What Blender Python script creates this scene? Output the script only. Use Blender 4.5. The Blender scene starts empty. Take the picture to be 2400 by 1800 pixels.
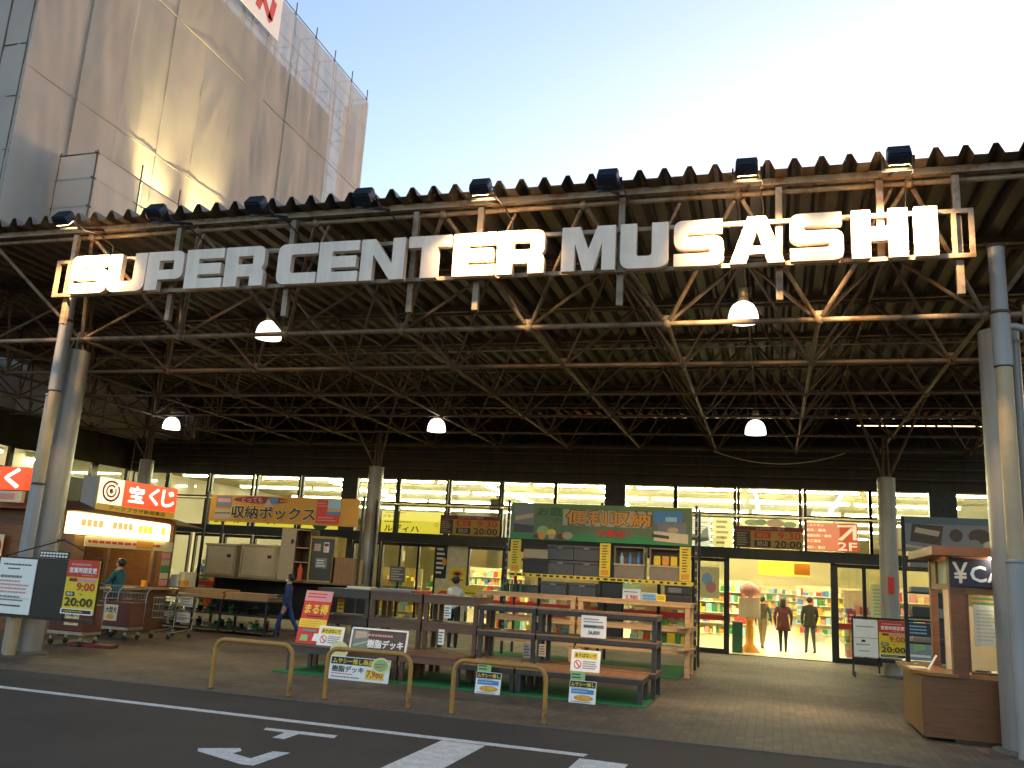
import bpy, bmesh, math, random
from mathutils import Matrix, Vector, noise
random.seed(7)
SC = bpy.context.scene
COL = SC.collection
RAD = math.radians
# ------------------------------------------------------------------ camera
cam_d = bpy.data.cameras.new('camera'); cam = bpy.data.objects.new('camera', cam_d); COL.objects.link(cam)
_R = Vector((0.958627, 0.278935, 0.056830)); _U = Vector((0.006928, -0.222439, 0.974922)); _F = Vector((-0.284581, 0.934193, 0.215169))
M = Matrix.Identity(4)
for i in range(3):
    M[i][0] = _R[i]; M[i][1] = _U[i]; M[i][2] = -_F[i]
M[0][3], M[1][3], M[2][3] = 0, 0, 1.85
cam.matrix_world = M
cam_d.sensor_width = 36; cam_d.lens = 30.6; cam_d.clip_end = 2000; cam_d.clip_start = 0.05
SC.camera = cam
# ------------------------------------------------------------------ sky, sun, exposure
SUN_EL, SUN_AZ = 3.5, 18.0          # azimuth measured from +Y towards +X
w = bpy.data.worlds.new('World'); SC.world = w; w.use_nodes = True
nt = w.node_tree; bg = nt.nodes['Background']
sky = nt.nodes.new('ShaderNodeTexSky'); sky.sky_type = 'NISHITA'; sky.sun_disc = False
sky.sun_elevation = RAD(SUN_EL); sky.sun_rotation = RAD(SUN_AZ); sky.dust_density = 1.2; sky.ozone_density = 1.9; sky.air_density = 1.0
tint = nt.nodes.new('ShaderNodeMix'); tint.data_type = 'RGBA'; tint.blend_type = 'MULTIPLY'; tint.inputs[0].default_value = 1; tint.inputs[7].default_value = (1.10, .955, .93, 1)
nt.links.new(sky.outputs[0], tint.inputs[6]); nt.links.new(tint.outputs[2], bg.inputs[0]); bg.inputs[1].default_value = 0.15
sl = bpy.data.lights.new('sun', 'SUN'); sl.energy = 0.06; sl.angle = RAD(10); sl.color = (1, .82, .6)
so = bpy.data.objects.new('sun', sl); COL.objects.link(so)
sd = Vector((math.sin(RAD(SUN_AZ))*math.cos(RAD(SUN_EL)), math.cos(RAD(SUN_AZ))*math.cos(RAD(SUN_EL)), math.sin(RAD(SUN_EL))))
so.rotation_euler = (-sd).to_track_quat('-Z', 'Y').to_euler(); so.location = (30, 60, 40)
SC.view_settings.view_transform = 'Standard'; SC.view_settings.look = 'None'; SC.view_settings.gamma = 1
SC.view_settings.exposure = 2.6
SC.render.engine = 'CYCLES'
SC.cycles.use_denoising = True
SC.cycles.max_bounces = 8; SC.cycles.diffuse_bounces = 4; SC.cycles.glossy_bounces = 2; SC.cycles.transmission_bounces = 4
SC.cycles.transparent_max_bounces = 12; SC.cycles.sample_clamp_indirect = 6; SC.cycles.caustics_reflective = False; SC.cycles.caustics_refractive = False
# ------------------------------------------------------------------ materials
MC = {}
def mat(name, col, rough=.6, metal=0., var=.18, scale=6., bump=0., rust=0., emit=0., ecol=None, spec=.5, wood=None, streak=0., rcol=(.125, .064, .030)):
    if name in MC: return MC[name]
    m = bpy.data.materials.new(name); m.use_nodes = True; n = m.node_tree; b = n.nodes['Principled BSDF']
    b.inputs['Roughness'].default_value = rough; b.inputs['Metallic'].default_value = metal
    b.inputs['Specular IOR Level'].default_value = spec
    if emit:
        b.inputs['Base Color'].default_value = (*col, 1)
        b.inputs['Emission Color'].default_value = (*(ecol or col), 1); b.inputs['Emission Strength'].default_value = emit
        MC[name] = m; return m
    tc = n.nodes.new('ShaderNodeTexCoord'); mp = n.nodes.new('ShaderNodeMapping'); n.links.new(tc.outputs['Object'], mp.inputs[0])
    if wood: mp.inputs['Scale'].default_value = wood
    nz = n.nodes.new('ShaderNodeTexNoise'); nz.inputs['Scale'].default_value = scale; nz.inputs['Detail'].default_value = 6; nz.inputs['Roughness'].default_value = .65
    n.links.new(mp.outputs[0], nz.inputs['Vector'])
    cr = n.nodes.new('ShaderNodeValToRGB'); cr.color_ramp.elements[0].position = .3; cr.color_ramp.elements[1].position = .7
    cr.color_ramp.elements[0].color = (*[max(0, c*(1-var)) for c in col], 1); cr.color_ramp.elements[1].color = (*[min(1, c*(1+var)) for c in col], 1)
    n.links.new(nz.outputs['Fac'], cr.inputs['Fac']); out = cr.outputs['Color']
    if rust:
        n2 = n.nodes.new('ShaderNodeTexNoise'); n2.inputs['Scale'].default_value = 2.3 if rcol[0] > .12 else 26; n2.inputs['Detail'].default_value = 8; n2.inputs['Roughness'].default_value = .75
        n.links.new(tc.outputs['Object'], n2.inputs['Vector'])
        c2 = n.nodes.new('ShaderNodeValToRGB'); c2.color_ramp.elements[0].position = .62-.3*rust; c2.color_ramp.elements[1].position = .72-.2*rust
        n.links.new(n2.outputs['Fac'], c2.inputs['Fac'])
        mx = n.nodes.new('ShaderNodeMix'); mx.data_type = 'RGBA'; n.links.new(c2.outputs['Color'], mx.inputs[0]); n.links.new(out, mx.inputs[6])
        mx.inputs[7].default_value = (*rcol, 1); out = mx.outputs[2]
    if streak:
        m2 = n.nodes.new('ShaderNodeMapping'); m2.inputs['Scale'].default_value = (7, 7, .35); n.links.new(tc.outputs['Object'], m2.inputs[0])
        n3 = n.nodes.new('ShaderNodeTexNoise'); n3.inputs['Scale'].default_value = 1.; n3.inputs['Detail'].default_value = 5; n.links.new(m2.outputs[0], n3.inputs['Vector'])
        c3 = n.nodes.new('ShaderNodeValToRGB'); c3.color_ramp.elements[0].position = .35; c3.color_ramp.elements[0].color = (1-streak,)*3+(1,); c3.color_ramp.elements[1].position = .65
        n.links.new(n3.outputs['Fac'], c3.inputs['Fac'])
        mx = n.nodes.new('ShaderNodeMix'); mx.data_type = 'RGBA'; mx.blend_type = 'MULTIPLY'; mx.inputs[0].default_value = 1; n.links.new(out, mx.inputs[6]); n.links.new(c3.outputs['Color'], mx.inputs[7]); out = mx.outputs[2]
    n.links.new(out, b.inputs['Base Color'])
    rr = n.nodes.new('ShaderNodeMapRange'); rr.inputs['To Min'].default_value = max(.05, rough-.12); rr.inputs['To Max'].default_value = min(1, rough+.12)
    n.links.new(nz.outputs['Fac'], rr.inputs['Value']); n.links.new(rr.outputs[0], b.inputs['Roughness'])
    if bump:
        bp = n.nodes.new('ShaderNodeBump'); bp.inputs['Strength'].default_value = bump; bp.inputs['Distance'].default_value = .02
        n.links.new(nz.outputs['Fac'], bp.inputs['Height']); n.links.new(bp.outputs[0], b.inputs['Normal'])
    MC[name] = m; return m
def flat(name, col, rough=.5): return mat(name, col, rough, var=.06, scale=9)
def glass_mat(name, tint, refl=.08):
    m = bpy.data.materials.new(name); m.use_nodes = True; n = m.node_tree; n.nodes.remove(n.nodes['Principled BSDF'])
    t = n.nodes.new('ShaderNodeBsdfTransparent'); t.inputs[0].default_value = (*tint, 1); g = n.nodes.new('ShaderNodeBsdfGlossy'); g.inputs['Roughness'].default_value = .03
    mx = n.nodes.new('ShaderNodeMixShader'); mx.inputs[0].default_value = refl
    n.links.new(t.outputs[0], mx.inputs[1]); n.links.new(g.outputs[0], mx.inputs[2]); n.links.new(mx.outputs[0], n.nodes['Material Output'].inputs[0]); return m
def net_mat():
    m = bpy.data.materials.new('scaffold netting'); m.use_nodes = True; n = m.node_tree; b = n.nodes['Principled BSDF']
    b.inputs['Roughness'].default_value = .75; b.inputs['Specular IOR Level'].default_value = .2
    tc = n.nodes.new('ShaderNodeTexCoord'); nz = n.nodes.new('ShaderNodeTexNoise'); nz.inputs['Scale'].default_value = .45; nz.inputs['Detail'].default_value = 7
    n.links.new(tc.outputs['Object'], nz.inputs['Vector'])
    cr = n.nodes.new('ShaderNodeValToRGB'); cr.color_ramp.elements[0].position = .3; cr.color_ramp.elements[1].position = .7
    cr.color_ramp.elements[0].color = (.44, .44, .43, 1); cr.color_ramp.elements[1].color = (.54, .54, .525, 1)
    n.links.new(nz.outputs['Fac'], cr.inputs['Fac']); n.links.new(cr.outputs['Color'], b.inputs['Base Color'])
    tl = n.nodes.new('ShaderNodeBsdfTranslucent'); tl.inputs[0].default_value = (.52, .50, .47, 1)
    m1 = n.nodes.new('ShaderNodeMixShader'); m1.inputs[0].default_value = .25; n.links.new(b.outputs[0], m1.inputs[1]); n.links.new(tl.outputs[0], m1.inputs[2])
    tr = n.nodes.new('ShaderNodeBsdfTransparent'); m2 = n.nodes.new('ShaderNodeMixShader'); m2.inputs[0].default_value = .2
    n.links.new(m1.outputs[0], m2.inputs[1]); n.links.new(tr.outputs[0], m2.inputs[2]); n.links.new(m2.outputs[0], n.nodes['Material Output'].inputs[0]); return m
def asphalt_mat():
    m = bpy.data.materials.new('asphalt'); m.use_nodes = True; n = m.node_tree; b = n.nodes['Principled BSDF']; b.inputs['Roughness'].default_value = .85
    tc = n.nodes.new('ShaderNodeTexCoord')
    a = n.nodes.new('ShaderNodeTexNoise'); a.inputs['Scale'].default_value = 55; a.inputs['Detail'].default_value = 5; a.inputs['Roughness'].default_value = .8
    c = n.nodes.new('ShaderNodeTexNoise'); c.inputs['Scale'].default_value = .5; c.inputs['Detail'].default_value = 6
    for x in (a, c): n.links.new(tc.outputs['Object'], x.inputs['Vector'])
    r1 = n.nodes.new('ShaderNodeValToRGB'); r1.color_ramp.elements[0].color = (.028, .0225, .0195, 1); r1.color_ramp.elements[1].color = (.064, .050, .043, 1); r1.color_ramp.elements[0].position = .3; r1.color_ramp.elements[1].position = .75
    r2 = n.nodes.new('ShaderNodeValToRGB'); r2.color_ramp.elements[0].color = (.75, .75, .75, 1); r2.color_ramp.elements[1].color = (1.2, 1.2, 1.2, 1); r2.color_ramp.elements[0].position = .35; r2.color_ramp.elements[1].position = .65
    n.links.new(a.outputs['Fac'], r1.inputs['Fac']); n.links.new(c.outputs['Fac'], r2.inputs['Fac'])
    mx = n.nodes.new('ShaderNodeMix'); mx.data_type = 'RGBA'; mx.blend_type = 'MULTIPLY'; mx.inputs[0].default_value = 1
    n.links.new(r1.outputs['Color'], mx.inputs[6]); n.links.new(r2.outputs['Color'], mx.inputs[7]); n.links.new(mx.outputs[2], b.inputs['Base Color'])
    bp = n.nodes.new('ShaderNodeBump'); bp.inputs['Strength'].default_value = .5; bp.inputs['Distance'].default_value = .006; n.links.new(a.outputs['Fac'], bp.inputs['Height']); n.links.new(bp.outputs[0], b.inputs['Normal']); return m
def paver_mat():
    m = bpy.data.materials.new('brick paving'); m.use_nodes = True; n = m.node_tree; b = n.nodes['Principled BSDF']; b.inputs['Roughness'].default_value = .7
    tc = n.nodes.new('ShaderNodeTexCoord'); mp = n.nodes.new('ShaderNodeMapping'); mp.inputs['Rotation'].default_value = (0, 0, RAD(90)); n.links.new(tc.outputs['Object'], mp.inputs[0])
    br = n.nodes.new('ShaderNodeTexBrick'); br.inputs['Scale'].default_value = 1; br.inputs['Brick Width'].default_value = .23; br.inputs['Row Height'].default_value = .115; br.inputs['Mortar Size'].default_value = .006; br.inputs['Mortar Smooth'].default_value = .2
    br.inputs['Color1'].default_value = (.132, .096, .070, 1); br.inputs['Color2'].default_value = (.082, .060, .045, 1); br.inputs['Mortar'].default_value = (.062, .049, .037, 1); br.inputs['Bias'].default_value = -.1
    n.links.new(mp.outputs[0], br.inputs['Vector'])
    c = n.nodes.new('ShaderNodeTexNoise'); c.inputs['Scale'].default_value = .9; c.inputs['Detail'].default_value = 7; n.links.new(tc.outputs['Object'], c.inputs['Vector'])
    r2 = n.nodes.new('ShaderNodeValToRGB'); r2.color_ramp.elements[0].color = (.62, .6, .58, 1); r2.color_ramp.elements[1].color = (1.25, 1.22, 1.15, 1); r2.color_ramp.elements[0].position = .3; r2.color_ramp.elements[1].position = .7
    n.links.new(c.outputs['Fac'], r2.inputs['Fac'])
    vo = n.nodes.new('ShaderNodeTexVoronoi'); vo.inputs['Scale'].default_value = 1.3; n.links.new(tc.outputs['Object'], vo.inputs['Vector'])
    vr = n.nodes.new('ShaderNodeValToRGB'); vr.color_ramp.elements[0].position = .02; vr.color_ramp.elements[0].color = (.45, .45, .45, 1); vr.color_ramp.elements[1].position = .045; n.links.new(vo.outputs['Distance'], vr.inputs['Fac'])
    m0 = n.nodes.new('ShaderNodeMix'); m0.data_type = 'RGBA'; m0.blend_type = 'MULTIPLY'; m0.inputs[0].default_value = 1; n.links.new(br.outputs['Color'], m0.inputs[6]); n.links.new(vr.outputs['Color'], m0.inputs[7])
    mx = n.nodes.new('ShaderNodeMix'); mx.data_type = 'RGBA'; mx.blend_type = 'MULTIPLY'; mx.inputs[0].default_value = 1
    n.links.new(m0.outputs[2], mx.inputs[6]); n.links.new(r2.outputs['Color'], mx.inputs[7]); n.links.new(mx.outputs[2], b.inputs['Base Color'])
    bp = n.nodes.new('ShaderNodeBump'); bp.inputs['Strength'].default_value = .6; bp.inputs['Distance'].default_value = .006; bp.invert = True; n.links.new(br.outputs['Fac'], bp.inputs['Height']); n.links.new(bp.outputs[0], b.inputs['Normal']); return m
ASPHALT, PAVER, NET = asphalt_mat(), paver_mat(), net_mat()
GLASS = glass_mat('window glass', (.93, .96, .93)); 
ROOFM = mat('roof sheet steel', (.095, .083, .066), .5, .2, var=.3, scale=1.5, rust=.25, streak=.2)
STEEL = mat('painted tube steel', (.125, .103, .075), .5, .1, var=.3, scale=3, rust=.55)
STEEL2 = mat('cream tube steel', (.25, .20, .15), .5, .1, var=.25, scale=3, rust=.5)
GALV = mat('grey painted column', (.30, .285, .27), .42, .15, var=.1, scale=2.5, streak=.18)
PIPE = mat('grey plastic pipe', (.32, .32, .33), .4, 0, var=.1, scale=3, streak=.15)
TANPIPE = mat('tan plastic pipe', (.40, .31, .19), .45, 0, var=.12, scale=3)
SIGNW = mat('white sign letter paint', (.82, .70, .62), .45, 0, var=.10, scale=3, streak=.16)
DARKW = mat('dark fascia panel', (.035, .037, .035), .6, 0, var=.3, scale=1.2, streak=.2)
FRAME = mat('black window frame', (.022, .022, .022), .4, .3, var=.2)
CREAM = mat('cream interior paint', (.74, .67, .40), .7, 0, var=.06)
BLACKM = mat('black powder coat', (.015, .016, .018), .45, .1, var=.3)
DKBLUE = mat('dark blue lamp housing', (.02, .028, .045), .4, .4, var=.3)
OCHRE = mat('ochre yellow paint', (.42, .215, .045), .45, 0, var=.2, scale=5, rust=.18)
WHITEP = mat('white road paint', (.60, .59, .57), .8, 0, var=.22, scale=7, rust=.22, rcol=(.10, .09, .08))
BROWND = mat('brown resin deck', (.125, .068, .042), .55, 0, var=.25, scale=5, wood=(1, 8, 8))
GREYD = mat('grey brown resin deck', (.072, .055, .046), .55, 0, var=.25, scale=5, wood=(1, 8, 8))
CHARD = mat('charcoal deck frame', (.035, .033, .036), .5, 0, var=.25, scale=6)
TOPD = mat('tan deck boards', (.30, .15, .07), .5, 0, var=.3, scale=5, wood=(8, 1, 8))
PINE = mat('pale pine timber', (.52, .32, .15), .6, 0, var=.25, scale=5, wood=(1, 9, 9))
PLY = mat('plywood boards', (.34, .2, .09), .6, 0, var=.3, scale=4, wood=(1, 9, 14))
GREEN = mat('green turf mat', (.012, .17, .05), .9, 0, var=.35, scale=40, bump=.5)
KWOOD = mat('brown kiosk boards', (.15, .056, .021), .45, 0, var=.3, scale=4, wood=(1, 1, 16))
KWOOD2 = mat('light kiosk boards', (.23, .11, .036), .45, 0, var=.25, scale=4, wood=(1, 1, 16))
SHEDB = mat('beige shed steel', (.46, .37, .235), .45, 0, var=.08)
GREYB = mat('grey storage plastic', (.085, .085, .095), .5, 0, var=.15)
TAUPE = mat('taupe storage plastic', (.22, .18, .14), .5, 0, var=.15)
CHROME = mat('cart wire metal', (.3, .3, .3), .35, .9, var=.1)
RUBBER = mat('wheel rubber', (.02, .02, .02), .8)
REDBOX = mat('red cart panel', (.09, .013, .010), .5, 0, var=.2)
RED = flat('red print', (.62, .035, .02)); YEL = flat('yellow print', (.78, .58, .03)); WHT = flat('white print', (.88, .87, .85)); BLK = flat('black print', (.015, .015, .015))
ORG = flat('orange print', (.72, .30, .03)); BLU = flat('blue print', (.06, .22, .52)); GRN = flat('green print', (.03, .26, .08)); GRY = flat('grey print', (.2, .2, .21)); MAR = flat('maroon print', (.22, .02, .03))
TAN = flat('tan print', (.5, .38, .26)); PNK = flat('pink print', (.7, .3, .3)); LYEL = flat('pale yellow print', (.8, .74, .35)); SKYB = flat('sky blue print', (.3, .55, .7)); DGRN = flat('dark green print', (.02, .12, .05)); CRM = flat('cream print', (.7, .6, .4)); DBR = flat('dark brown print', (.07, .045, .03)); LGRN = flat('light green print', (.3, .5, .2))
# ------------------------------------------------------------------ mesh builder
class MB:
    def __init__(s): s.v = []; s.f = []; s.m = []; s.mi = 0; s.sm = []
    def _add(s, vs, fs, smooth=False):
        o = len(s.v); s.v += [tuple(x) for x in vs]
        for f in fs: s.f.append([o+i for i in f]); s.m.append(s.mi); s.sm.append(smooth)
        return s
    def box(s, x0, x1, y0, y1, z0, z1):
        if x0 > x1: x0, x1 = x1, x0
        if y0 > y1: y0, y1 = y1, y0
        if z0 > z1: z0, z1 = z1, z0
        return s._add([(x, y, z) for z in (z0, z1) for y in (y0, y1) for x in (x0, x1)],
                      [(0, 2, 3, 1), (4, 5, 7, 6), (0, 1, 5, 4), (2, 6, 7, 3), (0, 4, 6, 2), (1, 3, 7, 5)])
    def rbox(s, x0, x1, y0, y1, z0, z1, b=.01):
        bm = bmesh.new(); r = bmesh.ops.create_cube(bm, size=1)
        for v in bm.verts: v.co = Vector((x0+(v.co.x+.5)*(x1-x0), y0+(v.co.y+.5)*(y1-y0), z0+(v.co.z+.5)*(z1-z0)))
        bmesh.ops.bevel(bm, geom=bm.edges[:], offset=b, segments=2, profile=.6, affect='EDGES'); return s.bm(bm)
    def bm(s, bm, smooth=False):
        bm.verts.index_update(); s._add([v.co[:] for v in bm.verts], [[v.index for v in f.verts] for f in bm.faces], smooth); bm.free(); return s
    def tube(s, pts, r, n=8, caps=True):
        pts = [Vector(p) for p in pts]; rs = r if isinstance(r, (list, tuple)) else [r]*len(pts)
        vs = []; up = None
        for i, p in enumerate(pts):
            if i == 0: d = pts[1]-p
            elif i == len(pts)-1: d = p-pts[i-1]
            else: d = (pts[i+1]-p).normalized()+(p-pts[i-1]).normalized()
            d.normalize()
            if up is None: up = Vector((0, 0, 1)) if abs(d.z) < .95 else Vector((1, 0, 0))
            a = d.cross(up)
            if a.length < 1e-4: up = Vector((0, 1, 0)); a = d.cross(up)
            a.normalize(); b = a.cross(d); up = b
            vs += [p+(a*math.cos(2*math.pi*k/n)+b*math.sin(2*math.pi*k/n))*rs[i] for k in range(n)]
        fs = []
        for i in range(len(pts)-1):
            for k in range(n): fs.append((i*n+k, i*n+(k+1) % n, (i+1)*n+(k+1) % n, (i+1)*n+k))
        s._add(vs, fs, True)
        if caps: s._add(vs[:n], [tuple(reversed(range(n)))]); s._add(vs[-n:], [tuple(range(n))])
        return s
    def bar(s, p0, p1, w, h=None):
        p0, p1 = Vector(p0), Vector(p1); h = h or w; d = (p1-p0).normalized(); up = Vector((0, 0, 1)) if abs(d.z) < .95 else Vector((0, 1, 0))
        a = d.cross(up).normalized()*w/2; b = a.cross(d).normalized()*h/2
        vs = [p+q for p in (p0, p1) for q in (-a-b, a-b, a+b, -a+b)]
        return s._add(vs, [(0, 1, 2, 3), (7, 6, 5, 4), (0, 4, 5, 1), (1, 5, 6, 2), (2, 6, 7, 3), (3, 7, 4, 0)])
    def lathe(s, prof, c=(0, 0, 0), n=20):
        vs = []; fs = []
        for r, z in prof: vs += [(c[0]+r*math.cos(2*math.pi*k/n), c[1]+r*math.sin(2*math.pi*k/n), c[2]+z) for k in range(n)]
        for i in range(len(prof)-1):
            for k in range(n): fs.append((i*n+k, i*n+(k+1) % n, (i+1)*n+(k+1) % n, (i+1)*n+k))
        s._add(vs, fs, True)
        if prof[0][0] > .001: s._add(vs[:n], [tuple(reversed(range(n)))])
        if prof[-1][0] > .001: s._add(vs[-n:], [tuple(range(n))])
        return s
    def poly(s, pts, y0, y1):     # outline in XZ, extruded along Y (tessellated so concave outlines work)
        bm = bmesh.new(); vs = [bm.verts.new((x, y0, z)) for x, z in pts]; f = bm.faces.new(vs)
        r = bmesh.ops.extrude_face_region(bm, geom=[f])
        bmesh.ops.translate(bm, vec=(0, y1-y0, 0), verts=[e for e in r['geom'] if isinstance(e, bmesh.types.BMVert)])
        bmesh.ops.recalc_face_normals(bm, faces=bm.faces[:]); bmesh.ops.triangulate(bm, faces=[f for f in bm.faces if len(f.verts) > 4]); return s.bm(bm)
    def prism(s, pts, z0, z1):    # outline in XY, extruded along Z
        n = len(pts); bm = bmesh.new(); f = bm.faces.new([bm.verts.new((x, y, z0)) for x, y in pts])
        r = bmesh.ops.extrude_face_region(bm, geom=[f]); bmesh.ops.translate(bm, vec=(0, 0, z1-z0), verts=[e for e in r['geom'] if isinstance(e, bmesh.types.BMVert)])
        bmesh.ops.recalc_face_normals(bm, faces=bm.faces[:]); bmesh.ops.triangulate(bm, faces=[f for f in bm.faces if len(f.verts) > 4]); return s.bm(bm)
    def ball(s, c, r, n=10):
        bm = bmesh.new(); bmesh.ops.create_uvsphere(bm, u_segments=n, v_segments=max(4, n//2+1), radius=1)
        rr = r if isinstance(r, (tuple, list)) else (r, r, r)
        for v in bm.verts: v.co = Vector((c[0]+v.co.x*rr[0], c[1]+v.co.y*rr[1], c[2]+v.co.z*rr[2]))
        return s.bm(bm, True)
    def build(s, name, mats, parent=None, loc=None):
        me = bpy.data.meshes.new(name); me.from_pydata(s.v, [], s.f)
        for m in (mats if isinstance(mats, (list, tuple)) else [mats]): me.materials.append(m)
        me.polygons.foreach_set('material_index', s.m); me.polygons.foreach_set('use_smooth', s.sm); me.update()
        o = bpy.data.objects.new(name, me); COL.objects.link(o)
        if parent: o.parent = parent
        if loc: o.location = loc
        return o
def tag(o, label=None, cat=None, group=None, kind=None):
    if label: o['label'] = label
    if cat: o['category'] = cat
    if group: o['group'] = group
    if kind: o['kind'] = kind
    return o
def thing(name, label, cat, loc=(0, 0, 0), rz=0, group=None):
    o = bpy.data.objects.new(name, None); COL.objects.link(o); o.location = loc; o.rotation_euler = (0, 0, rz); o.empty_display_size = .1
    return tag(o, label, cat, group)
def copy_tree(o, parent=None):
    c = o.copy(); COL.objects.link(c); c.parent = parent
    for ch in list(o.children): copy_tree(ch, c)
    return c
def dup(o, label, loc, rz=None):
    c = copy_tree(o); c['label'] = label; c.location = loc
    if rz is not None: c.rotation_euler = (0, 0, rz)
    return c
_TX = {}
def pieces(name, mats, parent, boxes):
    for b in boxes: MB().box(*b).build(name, mats, parent)
def text_mesh(body, bold=.02):
    if (body, bold) in _TX: return _TX[(body, bold)]
    c = bpy.data.curves.new('t', 'FONT'); c.body = body; c.offset = bold; c.resolution_u = 2
    o = bpy.data.objects.new('t', c); COL.objects.link(o)
    bpy.context.view_layer.update()
    dg = bpy.context.evaluated_depsgraph_get(); e = o.evaluated_get(dg); me = e.to_mesh()
    vs = [(v.co.x, v.co.y) for v in me.vertices]; fs = [tuple(p.vertices) for p in me.polygons]; e.to_mesh_clear()
    bpy.data.objects.remove(o); bpy.data.curves.remove(c)
    x0 = min(v[0] for v in vs); x1 = max(v[0] for v in vs); y0 = min(v[1] for v in vs); y1 = max(v[1] for v in vs)
    vs = [((x-x0)/(x1-x0), (y-y0)/(y1-y0)) for x, y in vs]
    _TX[(body, bold)] = (vs, fs); return _TX[(body, bold)]
def put_text(mb, body, x0, z0, x1, z1, y, bold=.02):
    vs, fs = text_mesh(body, 0)
    q = bold*.95*(z1-z0)
    for i, (ox, oz) in enumerate(((0, 0), (q, 0), (-q, 0), (0, q), (0, -q), (q*.7, q*.7), (-q*.7, -q*.7)) if bold > 0 else ((0, 0),)):
        mb._add([(x0+a*(x1-x0)+ox, y-i*.00012, z0+b*(z1-z0)+oz) for a, b in vs], fs)
def board(name, label, cat, w, h, loc, base, elems, rz=0, tilt=0, thick=.02, group=None, parent=None, frame=None):
    """A flat sign: panel, printed shapes and lettering. elems in 0..1 board units; faces -Y; origin at the bottom centre."""
    b = MB().rbox(-w/2, w/2, 0, thick, 0, h, min(.006, thick*.3)).build(name, base)
    b.location = loc; b.rotation_euler = (-RAD(tilt), 0, rz)
    if parent: b.parent = parent
    else: tag(b, label, cat, group)
    pm, tm = MB(), MB(); pmats, tmats = [], []
    d = .0025
    for e in elems:
        k = e[0]; y = -d; d += .0012
        X = lambda a: (a-.5)*w
        Z = lambda a: a*h
        if k == 't':
            if e[6] not in tmats: tmats.append(e[6])
            tm.mi = tmats.index(e[6]); put_text(tm, e[1], X(e[2]), Z(e[3]), X(e[4]), Z(e[5]), y, e[7] if len(e) > 7 else .02)
            continue
        m = e[-1]
        if m not in pmats: pmats.append(m)
        pm.mi = pmats.index(m)
        if k == 'r': pm._add([(X(e[1]), y, Z(e[2])), (X(e[3]), y, Z(e[2])), (X(e[3]), y, Z(e[4])), (X(e[1]), y, Z(e[4]))], [(0, 1, 2, 3)])
        elif k == 'c':     # ellipse cx, cz, rx, rz
            pm._add([(X(e[1])+math.cos(2*math.pi*i/24)*e[3]*w, y, Z(e[2])+math.sin(2*math.pi*i/24)*e[4]*h) for i in range(24)], [tuple(range(24))])
        elif k == 'p': pm._add([(X(a), y, Z(c)) for a, c in e[1]], [tuple(range(len(e[1])))])
        elif k == 'lines':   # rows of small illegible print: x0,z0,x1,z1,rows
            rnd = random.Random(hash((round(w, 3), round(h, 3), e[1], e[2])) % 9999)
            n = e[5]; hh = (e[4]-e[2])/n
            for i in range(n):
                za = e[2]+hh*(i+.28); zb = e[2]+hh*(i+.72); x = e[1]; xe = e[3]-(e[3]-e[1])*rnd.uniform(0, .35)
                while x < xe:
                    l = (e[3]-e[1])*rnd.uniform(.03, .09); pm._add([(X(x), y, Z(za)), (X(min(x+l, xe)), y, Z(za)), (X(min(x+l, xe)), y, Z(zb)), (X(x), y, Z(zb))], [(0, 1, 2, 3)]); x += l*1.25
    if pm.v: pm.build('printed_panel', pmats, b)
    if tm.v: tm.build('lettering', tmats, b)
    if frame:
        f = MB(); f.box(-w/2-.02, w/2+.02, -.015, thick, -.03, -.001).box(-w/2-.02, w/2+.02, -.015, thick, h+.001, h+.03).box(-w/2-.03, -w/2-.001, -.015, thick, 0, h).box(w/2+.001, w/2+.03, -.015, thick, 0, h); f.build('frame', frame, b)
    return b
# ================================================================== ground
o = MB().box(-400, 400, -300, 600, -.5, -.03).build('ground', ASPHALT); tag(o, kind='structure')
g = MB(); g._add([(-60, -40, 0), (40, -40, 0), (40, 11.42, 0), (-60, 11.42, 0)], [(0, 1, 2, 3)]); tag(g.build('road', ASPHALT), kind='structure')
g = MB(); g._add([(-60, 11.46, .004), (40, 11.46, .004), (40, 27, .004), (-60, 27, .004)], [(0, 1, 2, 3)]); tag(g.build('pavement', PAVER), kind='structure')
tag(MB().box(-60, 40, 11.34, 11.46, -.02, .012).build('kerb', mat('kerb concrete', (.10, .085, .07), .8, var=.35, scale=5, bump=.3)), kind='structure')
g = MB(); z = .005
def quad(pts): g._add([(x, y, z) for x, y in pts], [tuple(range(len(pts)))])
quad([(-40, 9.93), (-1.95, 9.83), (-1.93, 9.99), (-40, 10.09)])
tag(g.build('road_edge_line', WHITEP), kind='structure')
g = MB()
for x in (-3.57, -1.97, -.37, 1.23):
    quad([(x, 5.5), (x+.52, 5.5), (x+.52, 9.80 if x < -3 else 9.70), (x, 9.82 if x < -3 else 9.72)])
tag(g.build('crosswalk_stripes', WHITEP), kind='structure')
g = MB()
quad([(-5.54, 9.37), (-4.66, 9.41), (-4.62, 9.24), (-5.05, 9.24), (-5.03, 8.89), (-5.18, 8.90), (-5.22, 9.23), (-5.5, 9.24)])
quad([(-5.48, 8.02), (-5.40, 7.90), (-4.74, 7.63), (-4.61, 7.64), (-4.62, 8.32), (-4.80, 8.29), (-4.80, 7.89), (-5.07, 8.0), (-5.06, 8.14), (-5.15, 8.25)])
tag(g.build('road_lettering', WHITEP), kind='structure')
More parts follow.
